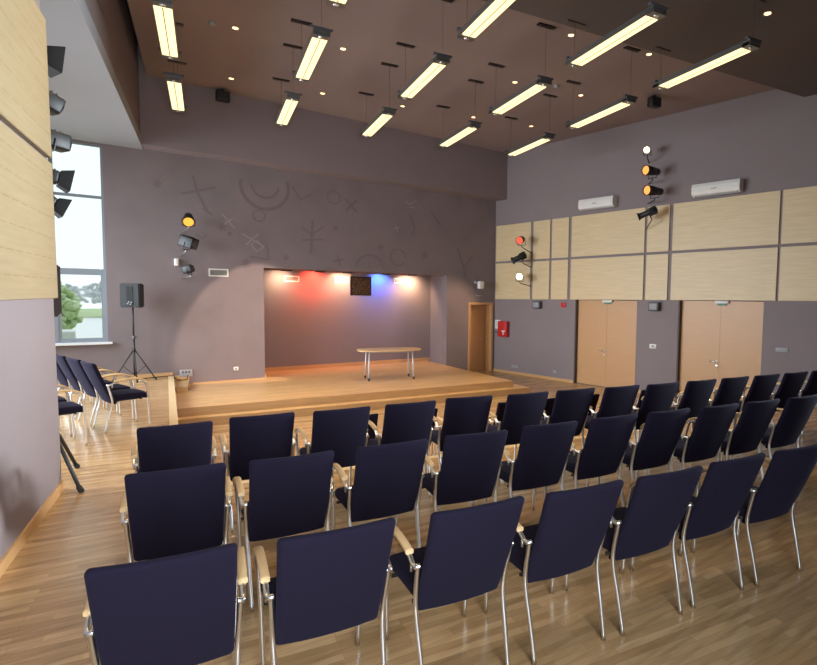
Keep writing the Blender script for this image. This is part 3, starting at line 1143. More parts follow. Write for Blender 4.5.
# stage wall, left of the recess
spotlight(Vector((1.80, 12.95, 3.28)), (1.5, 10.9, 2.1), (1.67, YS, 2.99), 'amber-lit spotlight above the speaker, topmost of three on the stage wall', 'amber', 'par', 0.105, 'spotlights on the stage wall', 0.30, True)
spotlight(Vector((1.79, 12.95, 2.80)), (2.9, 12.0, 2.35), (1.67, YS, 2.53), 'bulky unlit black floodlight, middle of three on the stage wall', 'darklens', 'flood', 0.11, 'spotlights on the stage wall', 0.30, True)
spotlight(Vector((1.78, 12.97, 2.25)), (2.6, 12.4, 2.6), (1.68, YS, 2.07), 'small unlit black spotlight, lowest of three on the stage wall', 'darklens', 'flood', 0.075, 'spotlights on the stage wall', 0.19, True)
wl = MB()
wl.rbox((0.085, 0.08, 0.16), 0.025, 3, mtx=Matrix.Translation((1.61, YS - 0.04, 2.40)))
tag(wl.build('motion_sensor', M['white']), 'small white sensor between two spotlights left on the stage wall', 'sensor')
# left: lamps on the return wall behind the panelled wall corner
def LW(a, p, z):
    return wf(a, p, z)
spotlight(LW(-1.31, 6.30, 3.86), LW(-0.3, 6.9, 3.70), LW(-1.45, PE, 3.75), 'black barn-door spotlight, topmost of five beside the left panels', 'darklens', 'barn', 0.075, 'spotlights beside the left panels', 0.16)
spotlight(LW(-1.23, 6.30, 3.46), LW(-0.6, 6.7, 3.15), LW(-1.45, PE, 3.35), 'black floodlight second from the top beside the left panels', 'darklens', 'flood', 0.075, 'spotlights beside the left panels', 0.24)
spotlight(LW(-1.20, 6.30, 3.12), LW(-0.4, 6.9, 3.02), LW(-1.45, PE, 3.0), 'black floodlight in the middle of five beside the left panels', 'darklens', 'flood', 0.075, 'spotlights beside the left panels', 0.26)
spotlight(LW(-1.22, 6.30, 2.80), LW(-0.6, 6.5, 2.66), LW(-1.45, PE, 2.72), 'black barn-door spotlight fourth from the top, before the bright window', 'darklens', 'barn', 0.06, 'spotlights beside the left panels', 0.13)
spotlight(LW(-1.25, 6.33, 2.58), LW(-0.8, 6.5, 2.36), LW(-1.50, PE, 2.45), 'black barn-door spotlight, lowest of five beside the left panels', 'darklens', 'barn', 0.055, 'spotlights beside the left panels', 0.12)

def area(name, mtx, sx, sy, power, col, spread=PI):
    l = bpy.data.lights.new(name, 'AREA')
    l.shape = 'RECTANGLE'
    l.size, l.size_y = sx, sy
    l.energy = power
    l.color = col
    l.spread = spread
    o = bpy.data.objects.new(name, l)
    COL.objects.link(o)
    o.matrix_world = mtx
    return o


def face(origin, direction):
    d = Vector(direction).normalized()
    q = d.to_track_quat('-Z', 'Y')
    m = q.to_matrix().to_4x4()
    m.translation = origin
    return m


LAMP_W = 16
LAMPC = (1.0, 0.74, 0.45)

# ------------------------------------------------------------------ hanging fluorescent lamps
ZL = 5.12
LW2 = 0.095


def make_lamp(L):
    t = thing('hanging_lamp', '', 'lamp')
    h = MB()
    h.mat(M['lampmetal'])
    h.box(-LW2 - 0.004, LW2 + 0.004, -0.13, L + 0.13, 0.018, 0.050)
    for x in (-LW2 - 0.010, LW2 + 0.002):
        h.box(x, x + 0.008, -0.13, L + 0.13, -0.020, 0.050)
    h.build('housing', None, t)
    d = MB()
    d.rbox((LW2 * 2, L, 0.05), 0.015, 2, mtx=Matrix.Translation((0, L / 2, -0.008)))
    df = d.build('diffuser', M['tube'], t)
    r = MB()
    r.box(-0.006, 0.006, 0.0, L, -0.037, -0.030)
    r.build('centre_rib', M['oak_pale'], df)
    for (y0, y1) in ((-0.12, -0.01), (L + 0.01, L + 0.12)):
        e = MB()
        e.box(-LW2 - 0.01, LW2 + 0.01, y0, y1, -0.028, 0.02)
        ec = e.build('end_cap', M['lampmetal'], t)
        g = MB()
        g.ball((0, (y0 + y1) / 2, -0.03), 0.026, (1.6, 1.0, 0.6), 1)
        g.build('lamp_holder', M['chrome'], ec)
    for y in (-0.10, L + 0.06):
        b = MB()
        b.box(-0.14, 0.14, y - 0.025, y + 0.025, 0.051, 0.075)
        b.build('hanger_bar', M['darkgrey'], t)
    return t


lamps = []
proto = {}


def add_lamp(a, p0, p1, label, ztop, first=None):
    L = round(p1 - p0, 3)
    t = copy_tree(first) if first else make_lamp(L)
    t.location = wf(a, p0, ZL)
    t.rotation_euler = (0, 0, -WA)
    t['label'] = label
    t['group'] = 'hanging fluorescent lamps'
    return t


LC = [-0.39, 1.37, 3.02, 4.71, 6.38]
names = ['leftmost', 'second from the left', 'third from the left', 'fourth from the left', 'rightmost']
rowsL = [(10.22, 11.72, 'in the row nearest the stage', (0, 1, 2, 3, 4)), (7.62, 9.12, 'in the middle row', (0, 1, 2, 3, 4)),
         (5.08, 6.58, 'in the nearest row under the darker ceiling', (0, 1, 2, 3, 4))]
lamp0 = None
for (p0, p1, rn, ids) in rowsL:
    for i in ids:
        dp = 0.10 if i == 0 else -(0.10 if p0 > 10 else 0.06 if p0 > 7 else 0.0) * (i - 1)
        nm = names[i]
        lp = add_lamp(LC[i], p0 + dp, p1 + dp, 'hanging fluorescent lamp, %s %s' % (nm, rn), 0, lamp0)
        if lamp0 is None:
            lamp0 = lp
        zt = ZC if p0 > 6.9 else 5.69
        area('lamp_light', mat_frame(wf(LC[i], p0 + dp + 0.75, ZL - 0.05), A_, P_), 0.18, 1.45, LAMP_W, LAMPC, R(95))
        for y in (-0.10, 1.56):
            zt2 = zt
            w = MB()
            w.tube([(0, y, 0.08), (0, y, zt2 - ZL - 0.02)], 0.0022, 5)
            w.build('suspension_wire', M['slot'], lp)
            c = MB()
            c.box(-0.15, 0.15, y - 0.04, y + 0.04, zt2 - ZL - 0.02, zt2 - ZL - 0.001)
            c.build('ceiling_plate', M['slot'], lp)

# recessed ceiling spots
DL = [(0.496, 10.175), (0.52, 12.55), (2.194, 10.057), (2.279, 12.45), (4.024, 12.337), (5.749, 12.2), (5.541, 9.831), (7.30, 12.079),
      (5.356, 7.657), (7.10, 9.738), (6.951, 7.546)]
dl_lab = ['small round ceiling light, left one of the second line from the stage', 'small round ceiling light beside the black box above the stage',
          'small round ceiling light, second of the second line from the stage', 'small round ceiling light, second from left along the stage side',
          'small round ceiling light, third from left along the stage side', 'small round ceiling light, fourth from left along the stage side',
          'small round ceiling light, third of the second line from the stage', 'small round ceiling light in the far right corner by the stage',
          'left round ceiling light near the darker ceiling edge', 'small round ceiling light, rightmost of the second line from the stage',
          'right round ceiling light near the darker ceiling edge', 'small round light in the darker ceiling at upper right']


def downlight(pos, label):
    t = thing('ceiling_spot', label, 'light', pos, 0, 'round recessed ceiling lights')
    r = MB()
    n = 16
    r.tube([(0, 0, 0.0), (0, 0, -0.012)], 0.055, n, cap=False)
    r.tube([(0, 0, -0.012), (0, 0, 0.0)], 0.042, n, cap=False)
    r.build('trim_ring', M['midgrey'], t)
    g = MB()
    g.tube([(0, 0, -0.001), (0, 0, -0.009)], 0.043, n)
    g.build('bulb', M['down'], t)


for q, lb in zip(DL, dl_lab):
    downlight(wf(q[0] * 0.974, q[1] * 0.974, ZC), lb)
k = (5.69 - 1.78) / (6.08 - 1.78)
downlight(wf(7.496 * k, 5.626 * k, 5.69), dl_lab[-1])
for q, lb in (((0.157, 9.902), 'pale round smoke detector on the ceiling, upper left'), ((6.189, 9.31), 'pale round smoke detector on the ceiling between the hanging lamps')):
    t = thing('smoke_detector', lb, 'smoke detector', wf(q[0], q[1], ZC), 0, 'smoke detectors')
    b = MB()
    b.tube([(0, 0, 0), (0, 0, -0.015), (0, 0, -0.04), (0, 0, -0.05)], [0.055, 0.055, 0.042, 0.02], 16)
    b.build('body', M['midgrey'], t)

# black boxes under the ceiling
for pos, rz, lb, c in (((2.44, 12.72, 5.82), 0.0, 'black box speaker hanging under the ceiling above the stage header', ''), ((9.50, 7.29, 5.82), -RWA, 'black box speaker hanging under the ceiling by the right wall', '')):
    t = thing('ceiling_speaker', lb, 'speaker', pos, rz, 'black box speakers under the ceiling')
    b = MB()
    b.rbox((0.26, 0.16, 0.20), 0.02, 2)
    b.build('cabinet', M['black'], t)
    b = MB()
    b.box(-0.11, 0.11, -0.086, -0.079, -0.08, 0.08)
    b.build('grille', M['blackplastic'], t)
    b = MB()
    b.tube([(0, 0, 0.09), (0, 0, 0.148)], 0.02, 8)
    b.build('mount', M['black'], t)

# ------------------------------------------------------------------ recess: grilles, plaque, ceiling fixtures
def vent(x, z, y, w, h, label, grp):
    t = thing('vent_grille', label, 'vent', (x, y, z), 0, grp)
    f = MB()
    frame_rect(f, -w / 2, w / 2, -h / 2, h / 2, 0.025, -0.02, 0.0)
    f.build('vent_frame', M['white'], t)
    s_ = MB()
    s_.box(-w / 2 + 0.025, w / 2 - 0.025, -0.006, -0.001, -h / 2 + 0.025, h / 2 - 0.025)
    n = 5
    for i in range(n):
        zz = -h / 2 + 0.03 + (h - 0.06) * (i + 0.3) / n
        s_.box(-w / 2 + 0.025, w / 2 - 0.025, -0.014, -0.006, zz, zz + 0.006)
    s_.build('louvre', M['grille'], t)


vent(2.41, 2.21, YS, 0.39, 0.17, 'small white framed air vent on the wall left of the stage recess', 'air vents by the stage')
vent(4.31, 2.155, YB, 0.38, 0.15, 'small air vent under the red light in the stage recess', 'air vents by the stage')
vent(5.62, 2.165, YB, 0.38, 0.15, 'small air vent partly behind the dark square plaque', 'air vents by the stage')
vent(7.38, 2.19, YB, 0.39, 0.15, 'small air vent right of the blue light in the stage recess', 'air vents by the stage')

pl = thing('plaque', 'dark square ornate plaque hanging at the back of the stage', 'plaque', (5.93, 13.86, 1.765), 0)
b = MB()
b.rbox((0.54, 0.03, 0.47), 0.008, 2, mtx=Matrix.Translation((0, 0, 0.235)))
b.build('panel', M['plaque'], pl)
b = MB()
frame_rect(b, -0.285, 0.285, -0.015, 0.485, 0.028, -0.022, 0.022)
b.build('plaque_frame', M['black'], pl)
for x in (-0.2, 0.2):
    b = MB()
    b.tube([(x, 0, 0.48), (x, 0, 0.579)], 0.004, 6)
    b.build('hanging_wire', M['black'], pl)
RL = [(4.05, 'warm', 'leftmost'), (4.90, 'red', 'second from the left, glowing red'), (5.62, 'warm2', 'third from the left, warm white'), (6.72, 'blue', 'fourth from the left, glowing blue'), (7.55, 'warm3', 'rightmost, warm white')]
for x, kind, lb in RL:
    t = thing('recess_light', 'slim dark light fixture under the recess ceiling, %s' % lb, 'light', (x, 14.02, 2.36), 0, 'light fixtures in the stage recess')
    b = MB()
    b.rbox((0.24, 0.12, 0.026), 0.006, 2, mtx=Matrix.Translation((0, 0, -0.0135)))
    b.build('housing', M['black'], t)
    b = MB()
    b.box(-0.10, 0.10, 0.0605, 0.064, -0.024, -0.006)
    b.build('lens', {'red': M['redlens'], 'blue': M['blue'] if 'blue' in M else M['darklens']}.get(kind, M['amber']), t)

# ------------------------------------------------------------------ fittings on the stage wall
t = thing('wall_camera', 'white rounded camera on a bracket above the stage door', 'camera', (9.30, YS, 2.13))
b = MB()
b.rbox((0.19, 0.13, 0.23), 0.04, 3, mtx=Matrix.Translation((0.05, -0.17, -0.02)))
b.build('body', M['white'], t)
b = MB()
b.ball((-0.05, -0.045, 0.06), 0.055)
b.tube([(-0.05, 0, 0.06), (-0.02, -0.09, 0.04), (0.04, -0.13, 0.02)], 0.02, 8)
b.build('bracket', M['midgrey'], t)
t = thing('emergency_sign', 'slim pale emergency sign just above the stage door', 'light', (9.40, YS, 1.80))
b = MB()
b.rbox((0.24, 0.05, 0.04), 0.012, 2, mtx=Matrix.Translation((0, -0.026, 0)))
b.build('body', M['midgrey'], t)
t = thing('socket_panel', 'pale socket panel low on the wall by the corner step', 'socket', (1.74, YS, 0.02))
b = MB()
b.rbox((0.24, 0.03, 0.15), 0.006, 2, mtx=Matrix.Translation((0, -0.015, 0.02)))
b.build('plate', M['midgrey'], t)
for x in (-0.06, 0.0, 0.06):
    b = MB()
    b.box(x - 0.018, x + 0.018, -0.034, -0.029, 0.02, 0.07)
    b.build('socket_hole', M['darkgrey'], t)
def outlet(loc, m, label, mat='white', w=0.10, h=0.08):
    t = thing('wall_outlet', label, 'outlet', mtx=m)
    b = MB()
    b.rbox((w, 0.014, h), 0.004, 2, mtx=Matrix.Translation((0, 0.007, 0)))
    b.build('plate', M[mat], t)
    b = MB()
    b.box(-w * 0.25, w * 0.25, 0.0135, 0.017, -h * 0.25, h * 0.25)
    b.build('insert', M['midgrey'], t)
outlet(None, mat_frame((2.73, YS, 0.07), (-1, 0, 0), (0, -1, 0)), 'small pale outlet low on the wall left of the recess')
outlet(None, on_right(5.34, 0.66), 'white light switch on the pillar between the double doors', 'white', 0.17, 0.10)
outlet(None, on_right(8.18, 0.80), 'dark switch plate right of the nearer double door', 'midgrey', 0.24, 0.09)
outlet(None, on_right(0.90, -0.27), 'low grey double outlet below the red fire box', 'midgrey', 0.28, 0.08)
outlet(None, on_right(2.40, -0.26), 'small grey outlet low by the left double door', 'midgrey', 0.12, 0.08)

# ------------------------------------------------------------------ right wall fittings
def wall_speaker(s_, z, label):
    t = thing('wall_speaker', label, 'speaker', mtx=on_right(s_, z), group='small speakers under the right wall panels')
    b = MB()
    b.rbox((0.26, 0.14, 0.21), 0.02, 2, mtx=Matrix.Translation((0, 0.07, 0)))
    b.build('cabinet', M['darkgrey'], t)
    b = MB()
    b.rbox((0.19, 0.012, 0.15), 0.005, 2, mtx=Matrix.Translation((0, 0.141, 0)))
    b.build('grille', M['midgrey'], t)
wall_speaker(1.77, 1.565, 'small grey speaker under the panels nearest the stage corner')
wall_speaker(5.38, 1.60, 'small grey speaker under the panels between the double doors')
t = thing('fire_sounder', 'small red alarm sounder under the panels left of the double doors', 'alarm', mtx=on_right(2.66, 1.58))
b = MB()
b.rbox((0.17, 0.05, 0.13), 0.02, 3, mtx=Matrix.Translation((0, 0.025, 0)))
b.build('body', M['red'], t)
t = thing('fire_box', 'red fire equipment box on the wall near the stage door', 'fire box', mtx=on_right(0.47, 0.82))
b = MB()
b.rbox((0.36, 0.14, 0.46), 0.012, 2, mtx=Matrix.Translation((0, 0.073, 0)))
b.build('case', M['red'], t)
b = MB()
b.box(-0.12, 0.02, 0.143, 0.147, -0.08, -0.045)
b.box(-0.07, -0.03, 0.143, 0.147, -0.17, -0.08)
b.build('white_mark', M['signwhite'], t)
t = thing('notice_board', 'white paper notice left of the red fire box', 'notice', mtx=on_right(0.16, 0.94))
b = MB()
b.rbox((0.24, 0.012, 0.27), 0.003, 1, mtx=Matrix.Translation((0, 0.007, 0)))
b.build('sheet', M['signwhite'], t)
b = MB()
for zz in (0.07, 0.03, -0.01, -0.05):
    b.box(-0.09, 0.08, 0.0128, 0.0145, zz, zz + 0.012)
b.build('print', M['midgrey'], t)
t = thing('card_reader', 'small dark reader below the white paper notice', 'reader', mtx=on_right(0.15, 0.70))
b = MB()
b.rbox((0.18, 0.03, 0.05), 0.008, 2, mtx=Matrix.Translation((0, 0.015, 0)))
b.build('body', M['darkgrey'], t)
for (a, b_), lb in zip(DOORS, ('small exit sign over the double door nearer the stage', 'small exit sign over the double door farther right')):
    sm = (a + b_) / 2
    zz = DT(sm)
    t = thing('exit_sign', lb, 'exit sign', mtx=on_right(sm + 0.04, zz - 0.05, -0.10), group='exit signs over the double doors')
    b = MB()
    b.rbox((0.30, 0.06, 0.06), 0.008, 2, mtx=Matrix.Translation((0, 0.03, 0.012)))
    b.build('housing', M['white'], t)
    b = MB()
    b.box(-0.10, 0.10, 0.02, 0.026, -0.06, -0.016)
    b.build('sign_face', M['green'], t)
for s0, s1, z0, lb in ((3.21, 4.24, 4.0, 'white air conditioner above the panels, left of the lamp column'), (6.25, 7.28, 3.99, 'white air conditioner above the panels, right of the lamp column')):
    w = s1 - s0
    t = thing('air_conditioner', lb, 'air conditioner', mtx=on_right(s1, z0 + 0.02), group='air conditioners on the right wall')
    b = MB()
    # rounded front profile, extruded along x
    pr = [(0.0, 0.02), (0.10, 0.0), (0.19, 0.03), (0.215, 0.10), (0.21, 0.20), (0.185, 0.265), (0.0, 0.28)]
    v0 = [b.bm.verts.new((0, y, z)) for y, z in pr]
    v1 = [b.bm.verts.new((w, y, z)) for y, z in pr]
    n = len(pr)
    for i in range(n):
        b.bm.faces.new((v0[i], v0[(i + 1) % n], v1[(i + 1) % n], v1[i]))
    b.bm.faces.new(v0)
    b.bm.faces.new(list(reversed(v1)))
    bmesh.ops.bevel(b.bm, geom=[e for e in b.bm.edges if len(e.link_faces) == 2 and e.calc_face_angle(0) > 1.2], offset=0.012, segments=2, affect='EDGES')
    b.build('casing', M['white'], t)
    b = MB()
    b.box(0.06, w - 0.06, 0.10, 0.16, -0.012, 0.012)
    b.build('louvre', M['midgrey'], t)
    b = MB()
    b.box(w * 0.46, w * 0.58, 0.2135, 0.2185, 0.12, 0.14)
    b.build('badge', M['midgrey'], t)

# ------------------------------------------------------------------ faded symbols painted on the stage wall
CXp, CYp, FP = 499.0, 332.5, 547.0


LAYER = [0]


def stroke(mb, pts, w):
    """flat painted ribbon on the stage wall, 2 mm proud"""
    LAYER[0] += 1
    yf = YS - 0.0015 - 0.0004 * (LAYER[0] % 9)
    P2 = [Vector((p[0], 0, p[1])) for p in pts]
    n = len(P2)
    closed = n > 3 and (P2[0] - P2[-1]).length < 1e-4
    rings = []
    for k in range(n):
        a = P2[k - 1] if k else (P2[-2] if closed else P2[0])
        b = P2[k + 1] if k < n - 1 else (P2[1] if closed else P2[-1])
        d = (b - a).normalized()
        nr = Vector((-d.z, 0, d.x)) * w / 2
        q = []
        for (o, y) in ((-nr, YS - 0.0004), (nr, YS - 0.0004), (nr, yf), (-nr, yf)):
            q.append(mb.bm.verts.new((P2[k].x + o.x, y, P2[k].z + o.z)))
        rings.append(q)
    for k in range(n - 1):
        for m in range(4):
            mb.bm.faces.new((rings[k][m], rings[k][(m + 1) % 4], rings[k + 1][(m + 1) % 4], rings[k + 1][m]))
    mb.bm.faces.new(rings[0])
    mb.bm.faces.new(list(reversed(rings[-1])))


def star(mb, x, z, r, w, n=3, ph=0.3):
    """radial star outline as one flat piece"""
    LAYER[0] += 1
    yf = YS - 0.0015 - 0.0004 * (LAYER[0] % 9)
    ring = []
    for k in range(2 * n):
        t = ph + PI * k / n
        d = Vector((math.cos(t), math.sin(t)))
        e = Vector((-d.y, d.x)) * w / 2
        m = ph + PI * (k + 0.5) / n
        ring += [(x + d.x * r - e.x, z + d.y * r - e.y), (x + d.x * r + e.x, z + d.y * r + e.y),
                 (x + math.cos(m) * w * 0.9, z + math.sin(m) * w * 0.9)]
    f = [mb.bm.verts.new((p[0], yf, p[1])) for p in ring]
    b = [mb.bm.verts.new((p[0], YS - 0.0004, p[1])) for p in ring]
    mb.bm.faces.new(f)
    mb.bm.faces.new(list(reversed(b)))
    for k in range(len(ring)):
        mb.bm.faces.new((f[k], f[(k + 1) % len(ring)], b[(k + 1) % len(ring)], b[k]))


def arc(mb, x, z, r, a0, a1, w, n=14):
    stroke(mb, [(x + r * math.cos(R(a0 + (a1 - a0) * i / n)), z + r * math.sin(R(a0 + (a1 - a0) * i / n))) for i in range(n + 1)], w)


mu = thing('mural', 'faded dark and pale symbols painted across the upper stage wall', 'mural', (0, 0, 0))
def symbol(name, draw, mat):
    q = MB()
    draw(q)
    q.build(name, mat, mu)


symbol('dark_symbol', lambda q: star(q, 1.30, 3.98, 0.09, 0.03), M['mural_dark'])
symbol('dark_symbol', lambda q: stroke(q, [(1.72, 3.83), (2.38, 4.05)], 0.05), M['mural_dark'])
symbol('dark_symbol', lambda q: stroke(q, [(1.95, 4.24), (2.02, 3.93), (2.22, 3.50)], 0.05), M['mural_dark'])
symbol('dark_symbol', lambda q: stroke(q, [(2.12, 3.58), (2.3, 3.46)], 0.04), M['mural_dark'])
symbol('dark_symbol', lambda q: arc(q, 3.40, 4.21, 0.52, 170, 378, 0.07), M['mural_dark'])
symbol('dark_symbol', lambda q: arc(q, 3.40, 4.25, 0.30, 185, 350, 0.045), M['mural_dark'])
symbol('dark_symbol', lambda q: arc(q, 3.26, 3.53, 0.13, 0, 360, 0.03), M['mural_dark'])
symbol('dark_symbol', lambda q: star(q, 2.49, 3.20, 0.10, 0.03), M['mural_dark'])
symbol('dark_symbol', lambda q: star(q, 2.65, 3.08, 0.06, 0.03, 2), M['mural_dark'])
symbol('dark_symbol', lambda q: stroke(q, [(1.98, 3.0), (2.12, 2.93), (2.2, 3.02)], 0.04), M['mural_dark'])
symbol('dark_symbol', lambda q: stroke(q, [(3.43, 2.90), (3.46, 2.55)], 0.04), M['mural_dark'])
symbol('dark_symbol', lambda q: stroke(q, [(3.05, 2.60), (3.46, 2.55)], 0.04), M['mural_dark'])
symbol('dark_symbol', lambda q: star(q, 2.97, 2.44, 0.11, 0.035), M['mural_dark'])
symbol('dark_symbol', lambda q: star(q, 3.85, 2.62, 0.07, 0.03, 3), M['mural_dark'])
symbol('dark_symbol', lambda q: stroke(q, [(4.48, 3.55), (4.46, 3.2), (4.43, 2.75)], 0.05), M['mural_dark'])
symbol('dark_symbol', lambda q: stroke(q, [(4.2, 3.36), (4.46, 3.2), (4.75, 3.42)], 0.04), M['mural_dark'])
symbol('dark_symbol', lambda q: stroke(q, [(4.22, 3.05), (4.45, 3.08), (4.72, 3.1)], 0.04), M['mural_dark'])
symbol('dark_symbol', lambda q: star(q, 5.05, 3.4, 0.07, 0.03), M['mural_dark'])
symbol('dark_symbol', lambda q: star(q, 5.12, 2.62, 0.14, 0.035, 2), M['mural_dark'])
symbol('dark_symbol', lambda q: arc(q, 5.95, 2.42, 0.38, 5, 175, 0.04), M['mural_dark'])
symbol('dark_symbol', lambda q: stroke(q, [(5.92, 2.45), (5.95, 2.62)], 0.03), M['mural_dark'])
symbol('dark_symbol', lambda q: star(q, 6.25, 3.02, 0.08, 0.05, 2), M['mural_dark'])
symbol('dark_symbol', lambda q: arc(q, 6.75, 2.78, 0.22, 0, 330, 0.035), M['mural_dark'])
symbol('dark_symbol', lambda q: star(q, 7.55, 2.88, 0.12, 0.035), M['mural_dark'])
symbol('dark_symbol', lambda q: stroke(q, [(7.1, 3.95), (7.25, 3.55), (7.15, 3.4)], 0.04), M['mural_dark'])
symbol('dark_symbol', lambda q: stroke(q, [(8.62, 3.15), (8.85, 2.62), (9.15, 2.95)], 0.06), M['mural_dark'])
symbol('dark_symbol', lambda q: stroke(q, [(8.85, 2.62), (8.9, 2.3)], 0.05), M['mural_dark'])
symbol('dark_symbol', lambda q: stroke(q, [(7.75, 4.1), (8.05, 3.75)], 0.05), M['mural_dark'])
symbol('dark_symbol', lambda q: stroke(q, [(4.0, 4.3), (4.2, 4.0), (4.45, 4.15)], 0.05), M['mural_dark'])
symbol('dark_symbol', lambda q: stroke(q, [(5.3, 4.15), (5.6, 3.85)], 0.05), M['mural_dark'])
symbol('dark_symbol', lambda q: stroke(q, [(5.3, 3.85), (5.6, 4.15)], 0.05), M['mural_dark'])
symbol('dark_symbol', lambda q: arc(q, 5.0, 4.15, 0.16, 0, 360, 0.03), M['mural_dark'])
symbol('pale_symbol', lambda q: stroke(q, [(2.9, 3.1), (3.35, 2.85)], 0.03), M['mural_pale'])
symbol('pale_symbol', lambda q: stroke(q, [(2.98, 2.86), (3.25, 3.12)], 0.03), M['mural_pale'])
symbol('pale_symbol', lambda q: stroke(q, [(3.08, 2.88), (3.2, 2.72), (3.35, 2.82), (3.22, 2.97), (3.08, 2.88)], 0.03), M['mural_pale'])
symbol('pale_symbol', lambda q: stroke(q, [(2.5, 3.5), (2.75, 3.2)], 0.025), M['mural_pale'])
symbol('pale_symbol', lambda q: stroke(q, [(2.55, 3.28), (2.72, 3.42)], 0.025), M['mural_pale'])
symbol('pale_symbol', lambda q: stroke(q, [(6.95, 4.28), (7.1, 4.22), (7.3, 4.34)], 0.035), M['mural_pale'])
symbol('pale_symbol', lambda q: stroke(q, [(7.08, 4.14), (7.25, 4.14)], 0.03), M['mural_pale'])
symbol('pale_symbol', lambda q: star(q, 6.7, 3.55, 0.1, 0.02, 2), M['mural_pale'])

# ------------------------------------------------------------------ cable on the aisle floor
cb = MB()
cb.tube(smooth_path([(0.86, 13.02, 0.010), (0.90, 13.08, 0.010), (1.0, 13.16, 0.010), (1.3, 13.24, 0.010), (1.49, 13.25, 0.010), (1.54, 13.24, -0.06), (1.62, 13.26, -0.088), (1.75, 13.28, -0.088), (1.77, 13.29, 0.0)], 5), 0.009, 6)
tag(cb.build('cable', M['black']), 'black cable running along the wall foot from the speaker stand', 'cable')

# ------------------------------------------------------------------ outside the window
gr = MB()
gr.box(-60, 40, YS + 0.4, 90, -1.0, -0.6)
struct(gr.build('ground_outside', M['grass']))
pt = MB()
pt.prism([(-20, 33), (0.6, 31), (30, 24), (30, 58), (-20, 60)], -0.62, -0.585)
struct(pt.build('path_outside', M['path']))
bx = MB()
bx.rbox((0.95, 0.9, 1.3), 0.04, 2, mtx=Matrix.Translation((-0.62, 18.6, 0.06)))
tag(bx.build('utility_box', M['boxwhite']), 'white box standing on the lawn outside the window', 'box')


def tree(x, y, h, r, label, mat, seed, grp, dens=70, blob=0.18):
    random.seed(seed)
    t = thing('tree', label, 'tree', (x, y, -0.6), 0, grp)
    b = MB()
    b.tube(smooth_path([(0, 0, 0), (0.05, 0, h * 0.3), (0, 0.06, h * 0.62)], 4), [0.10] * 4 + [0.08] * 4 + [0.05], 7)
    for k in range(7):
        a = k * 2.4
        z0 = h * (0.32 + 0.04 * k)
        b.tube([(0, 0, z0), (math.cos(a) * r * 0.4, math.sin(a) * r * 0.4, z0 + h * 0.15), (math.cos(a) * r * 0.75, math.sin(a) * r * 0.75, z0 + h * 0.28)], [0.04, 0.028, 0.012], 5)
    b.build('trunk', M['bark'], t)
    c = MB()
    for k in range(dens):
        u = random.random(); v = random.random() * 2 * PI; w = random.random() ** 0.4
        zz = 2 * u - 1
        rr_ = math.sqrt(1 - zz * zz)
        c.ball((rr_ * math.cos(v) * r * w, rr_ * math.sin(v) * r * w, h * 0.68 + zz * h * 0.30 * w), blob * random.uniform(0.6, 1.3), (1, 1, 0.8), 1, 0.3)
    cr = c.build('crown', M[mat], t)
    for p in cr.data.polygons:
        p.use_smooth = False
    return t


tree(-0.80, 20.3, 2.7, 0.80, 'bright green young tree just outside, at the left of the window', 'leaf', 3, 'trees outside the window', 160, 0.16)
tree(-3.2, 70, 3.4, 3.2, 'bare greyish tree far outside, left in the lower window pane', 'twig', 4, 'trees outside the window', 260, 0.22)
tree(2.3, 60.0, 3.2, 3.4, 'bare greyish tree far outside, right in the lower window pane', 'twig', 5, 'trees outside the window', 260, 0.22)
tree(-8.4, 76.0, 3.5, 4.2, 'bare greyish tree farthest off, at the left window edge', 'twig', 6, 'trees outside the window', 260, 0.25)

# ------------------------------------------------------------------ lighting
wd = bpy.data.worlds.new('overcast_sky')
scene.world = wd
wd.use_nodes = True
nt = wd.node_tree
bg = nt.nodes['Background']
bg.inputs['Color'].default_value = (0.90, 0.96, 1.0, 1)
bg.inputs['Strength'].default_value = 1.3


DAY = (0.80, 0.90, 1.0)
for (a, b) in BW:
    area('daylight_fill', face(wf(BAYA + 0.25, (a + b) / 2, 2.45), A_ + Vector((0, 0, -0.33))), b - a - 0.3, 3.3, 320, DAY, R(125))
area('daylight_fill', face(wf((WR[0] + WR[1]) / 2, PB + 0.25, (WR[2] + WR[3]) / 2), P_ + Vector((0, 0, -0.15))), WR[1] - WR[0] - 0.3, WR[3] - WR[2] - 0.3, 185, DAY, R(120))  # light added behind the camera for the nearest chair backs


area('daylight_fill', face(rw((WS[0] + WS[1]) / 2, 0.05, (WS[2] + WS[3]) / 2), wf(AL, 4.9, 2.1) - rw((WS[0] + WS[1]) / 2, 0.05, 2.3)), WS[1] - WS[0] - 0.3, WS[3] - WS[2] - 0.3, 200, (0.84, 0.92, 1.0), R(38))  # narrow light added to brighten the left wall


def spot(name, pos, target, power, col, deg, blend=0.5, radius=0.04):
    l = bpy.data.lights.new(name, 'SPOT')
    l.energy = power
    l.color = col
    l.spot_size = R(deg)
    l.spot_blend = blend
    l.shadow_soft_size = radius
    o = bpy.data.objects.new(name, l)
    COL.objects.link(o)
    o.matrix_world = face(Vector(pos), Vector(target) - Vector(pos))
    return o


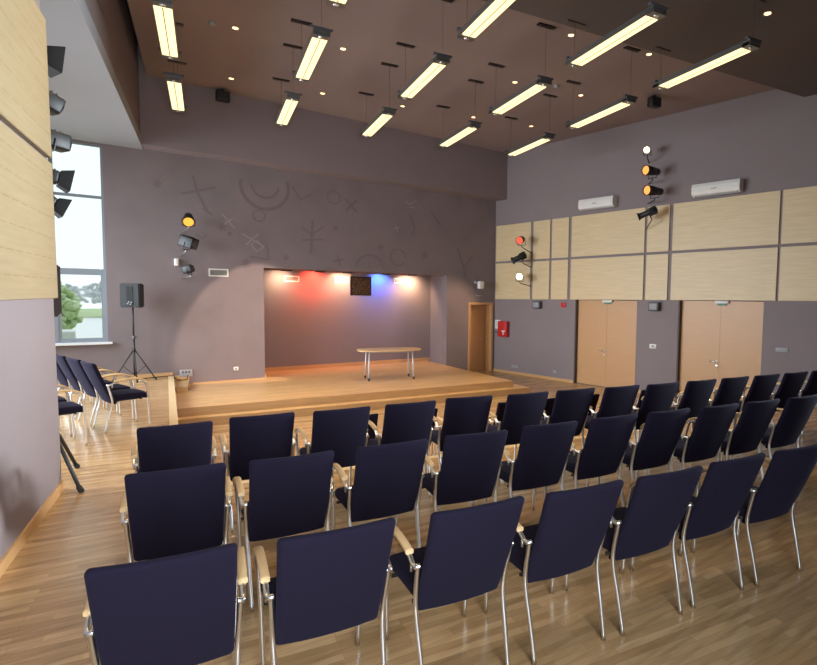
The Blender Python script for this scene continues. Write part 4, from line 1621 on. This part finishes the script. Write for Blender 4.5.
WARM = (1.0, 0.66, 0.42)
spot('recess_beam', (4.02, 14.08, 2.32), (4.0, 14.45, 1.75), 60, WARM, 150, 0.8)
spot('recess_beam', (4.86, 14.12, 2.32), (4.86, 14.45, 1.95), 125, (1.0, 0.06, 0.03), 140, 0.8)
spot('recess_beam', (5.62, 14.08, 2.32), (5.60, 14.45, 1.75), 92, WARM, 150, 0.8)
spot('recess_beam', (6.72, 14.12, 2.32), (6.72, 14.45, 2.0), 140, (0.05, 0.16, 1.0), 130, 0.8)
spot('recess_beam', (7.62, 14.08, 2.32), (7.62, 14.45, 1.75), 120, WARM, 150, 0.8)
# the lit stage lamps on the walls
beam = spot('spot_beam', rw(5.02, 0.45, 4.64) + Vector((-0.10, 0.22, 0)), (3.05, 13.33, 0.95), 6000, (1.0, 0.76, 0.62), 18, 0.12, 0.05)
beam.matrix_world = beam.matrix_world @ Matrix.Diagonal((0.52, 1.0, 1.0, 1.0))      # barn doors narrow the beam
spot('spot_beam', Vector((9.60, 11.72, 2.30)), (8.2, 13.33, 0.9), 150, WARM, 75, 0.7, 0.05)

# ------------------------------------------------------------------ camera
cam = bpy.data.cameras.new('camera')
co = bpy.data.objects.new('camera', cam)
COL.objects.link(co)
cam.sensor_fit = 'HORIZONTAL'
cam.sensor_width = 36.0
cam.lens = 547.0 * 36.0 / 817.0
cam.shift_x = (408.5 - 499.0) / 817.0
cam.clip_start = 0.05
cam.clip_end = 300
yaw, pitch, roll = R(37.36), R(-3.76), R(0.86)
fwd = Vector((math.sin(yaw) * math.cos(pitch), math.cos(yaw) * math.cos(pitch), math.sin(pitch)))
right = Vector((math.cos(yaw), -math.sin(yaw), 0))
up = right.cross(fwd)
r_ = right * math.cos(roll) + up * math.sin(roll)
u_ = -right * math.sin(roll) + up * math.cos(roll)
mw = Matrix((r_, u_, -fwd)).transposed().to_4x4()
mw.translation = (0, 0, 1.78)
co.matrix_world = mw
scene.camera = co

vs = scene.view_settings
vs.view_transform = 'Standard'
vs.look = 'None'
vs.exposure = -0.06
vs.gamma = 1.0
vs.use_curve_mapping = False
scene.cycles.use_denoising = True
scene.cycles.max_bounces = 8
scene.cycles.diffuse_bounces = 5
scene.cycles.sample_clamp_indirect = 6.0
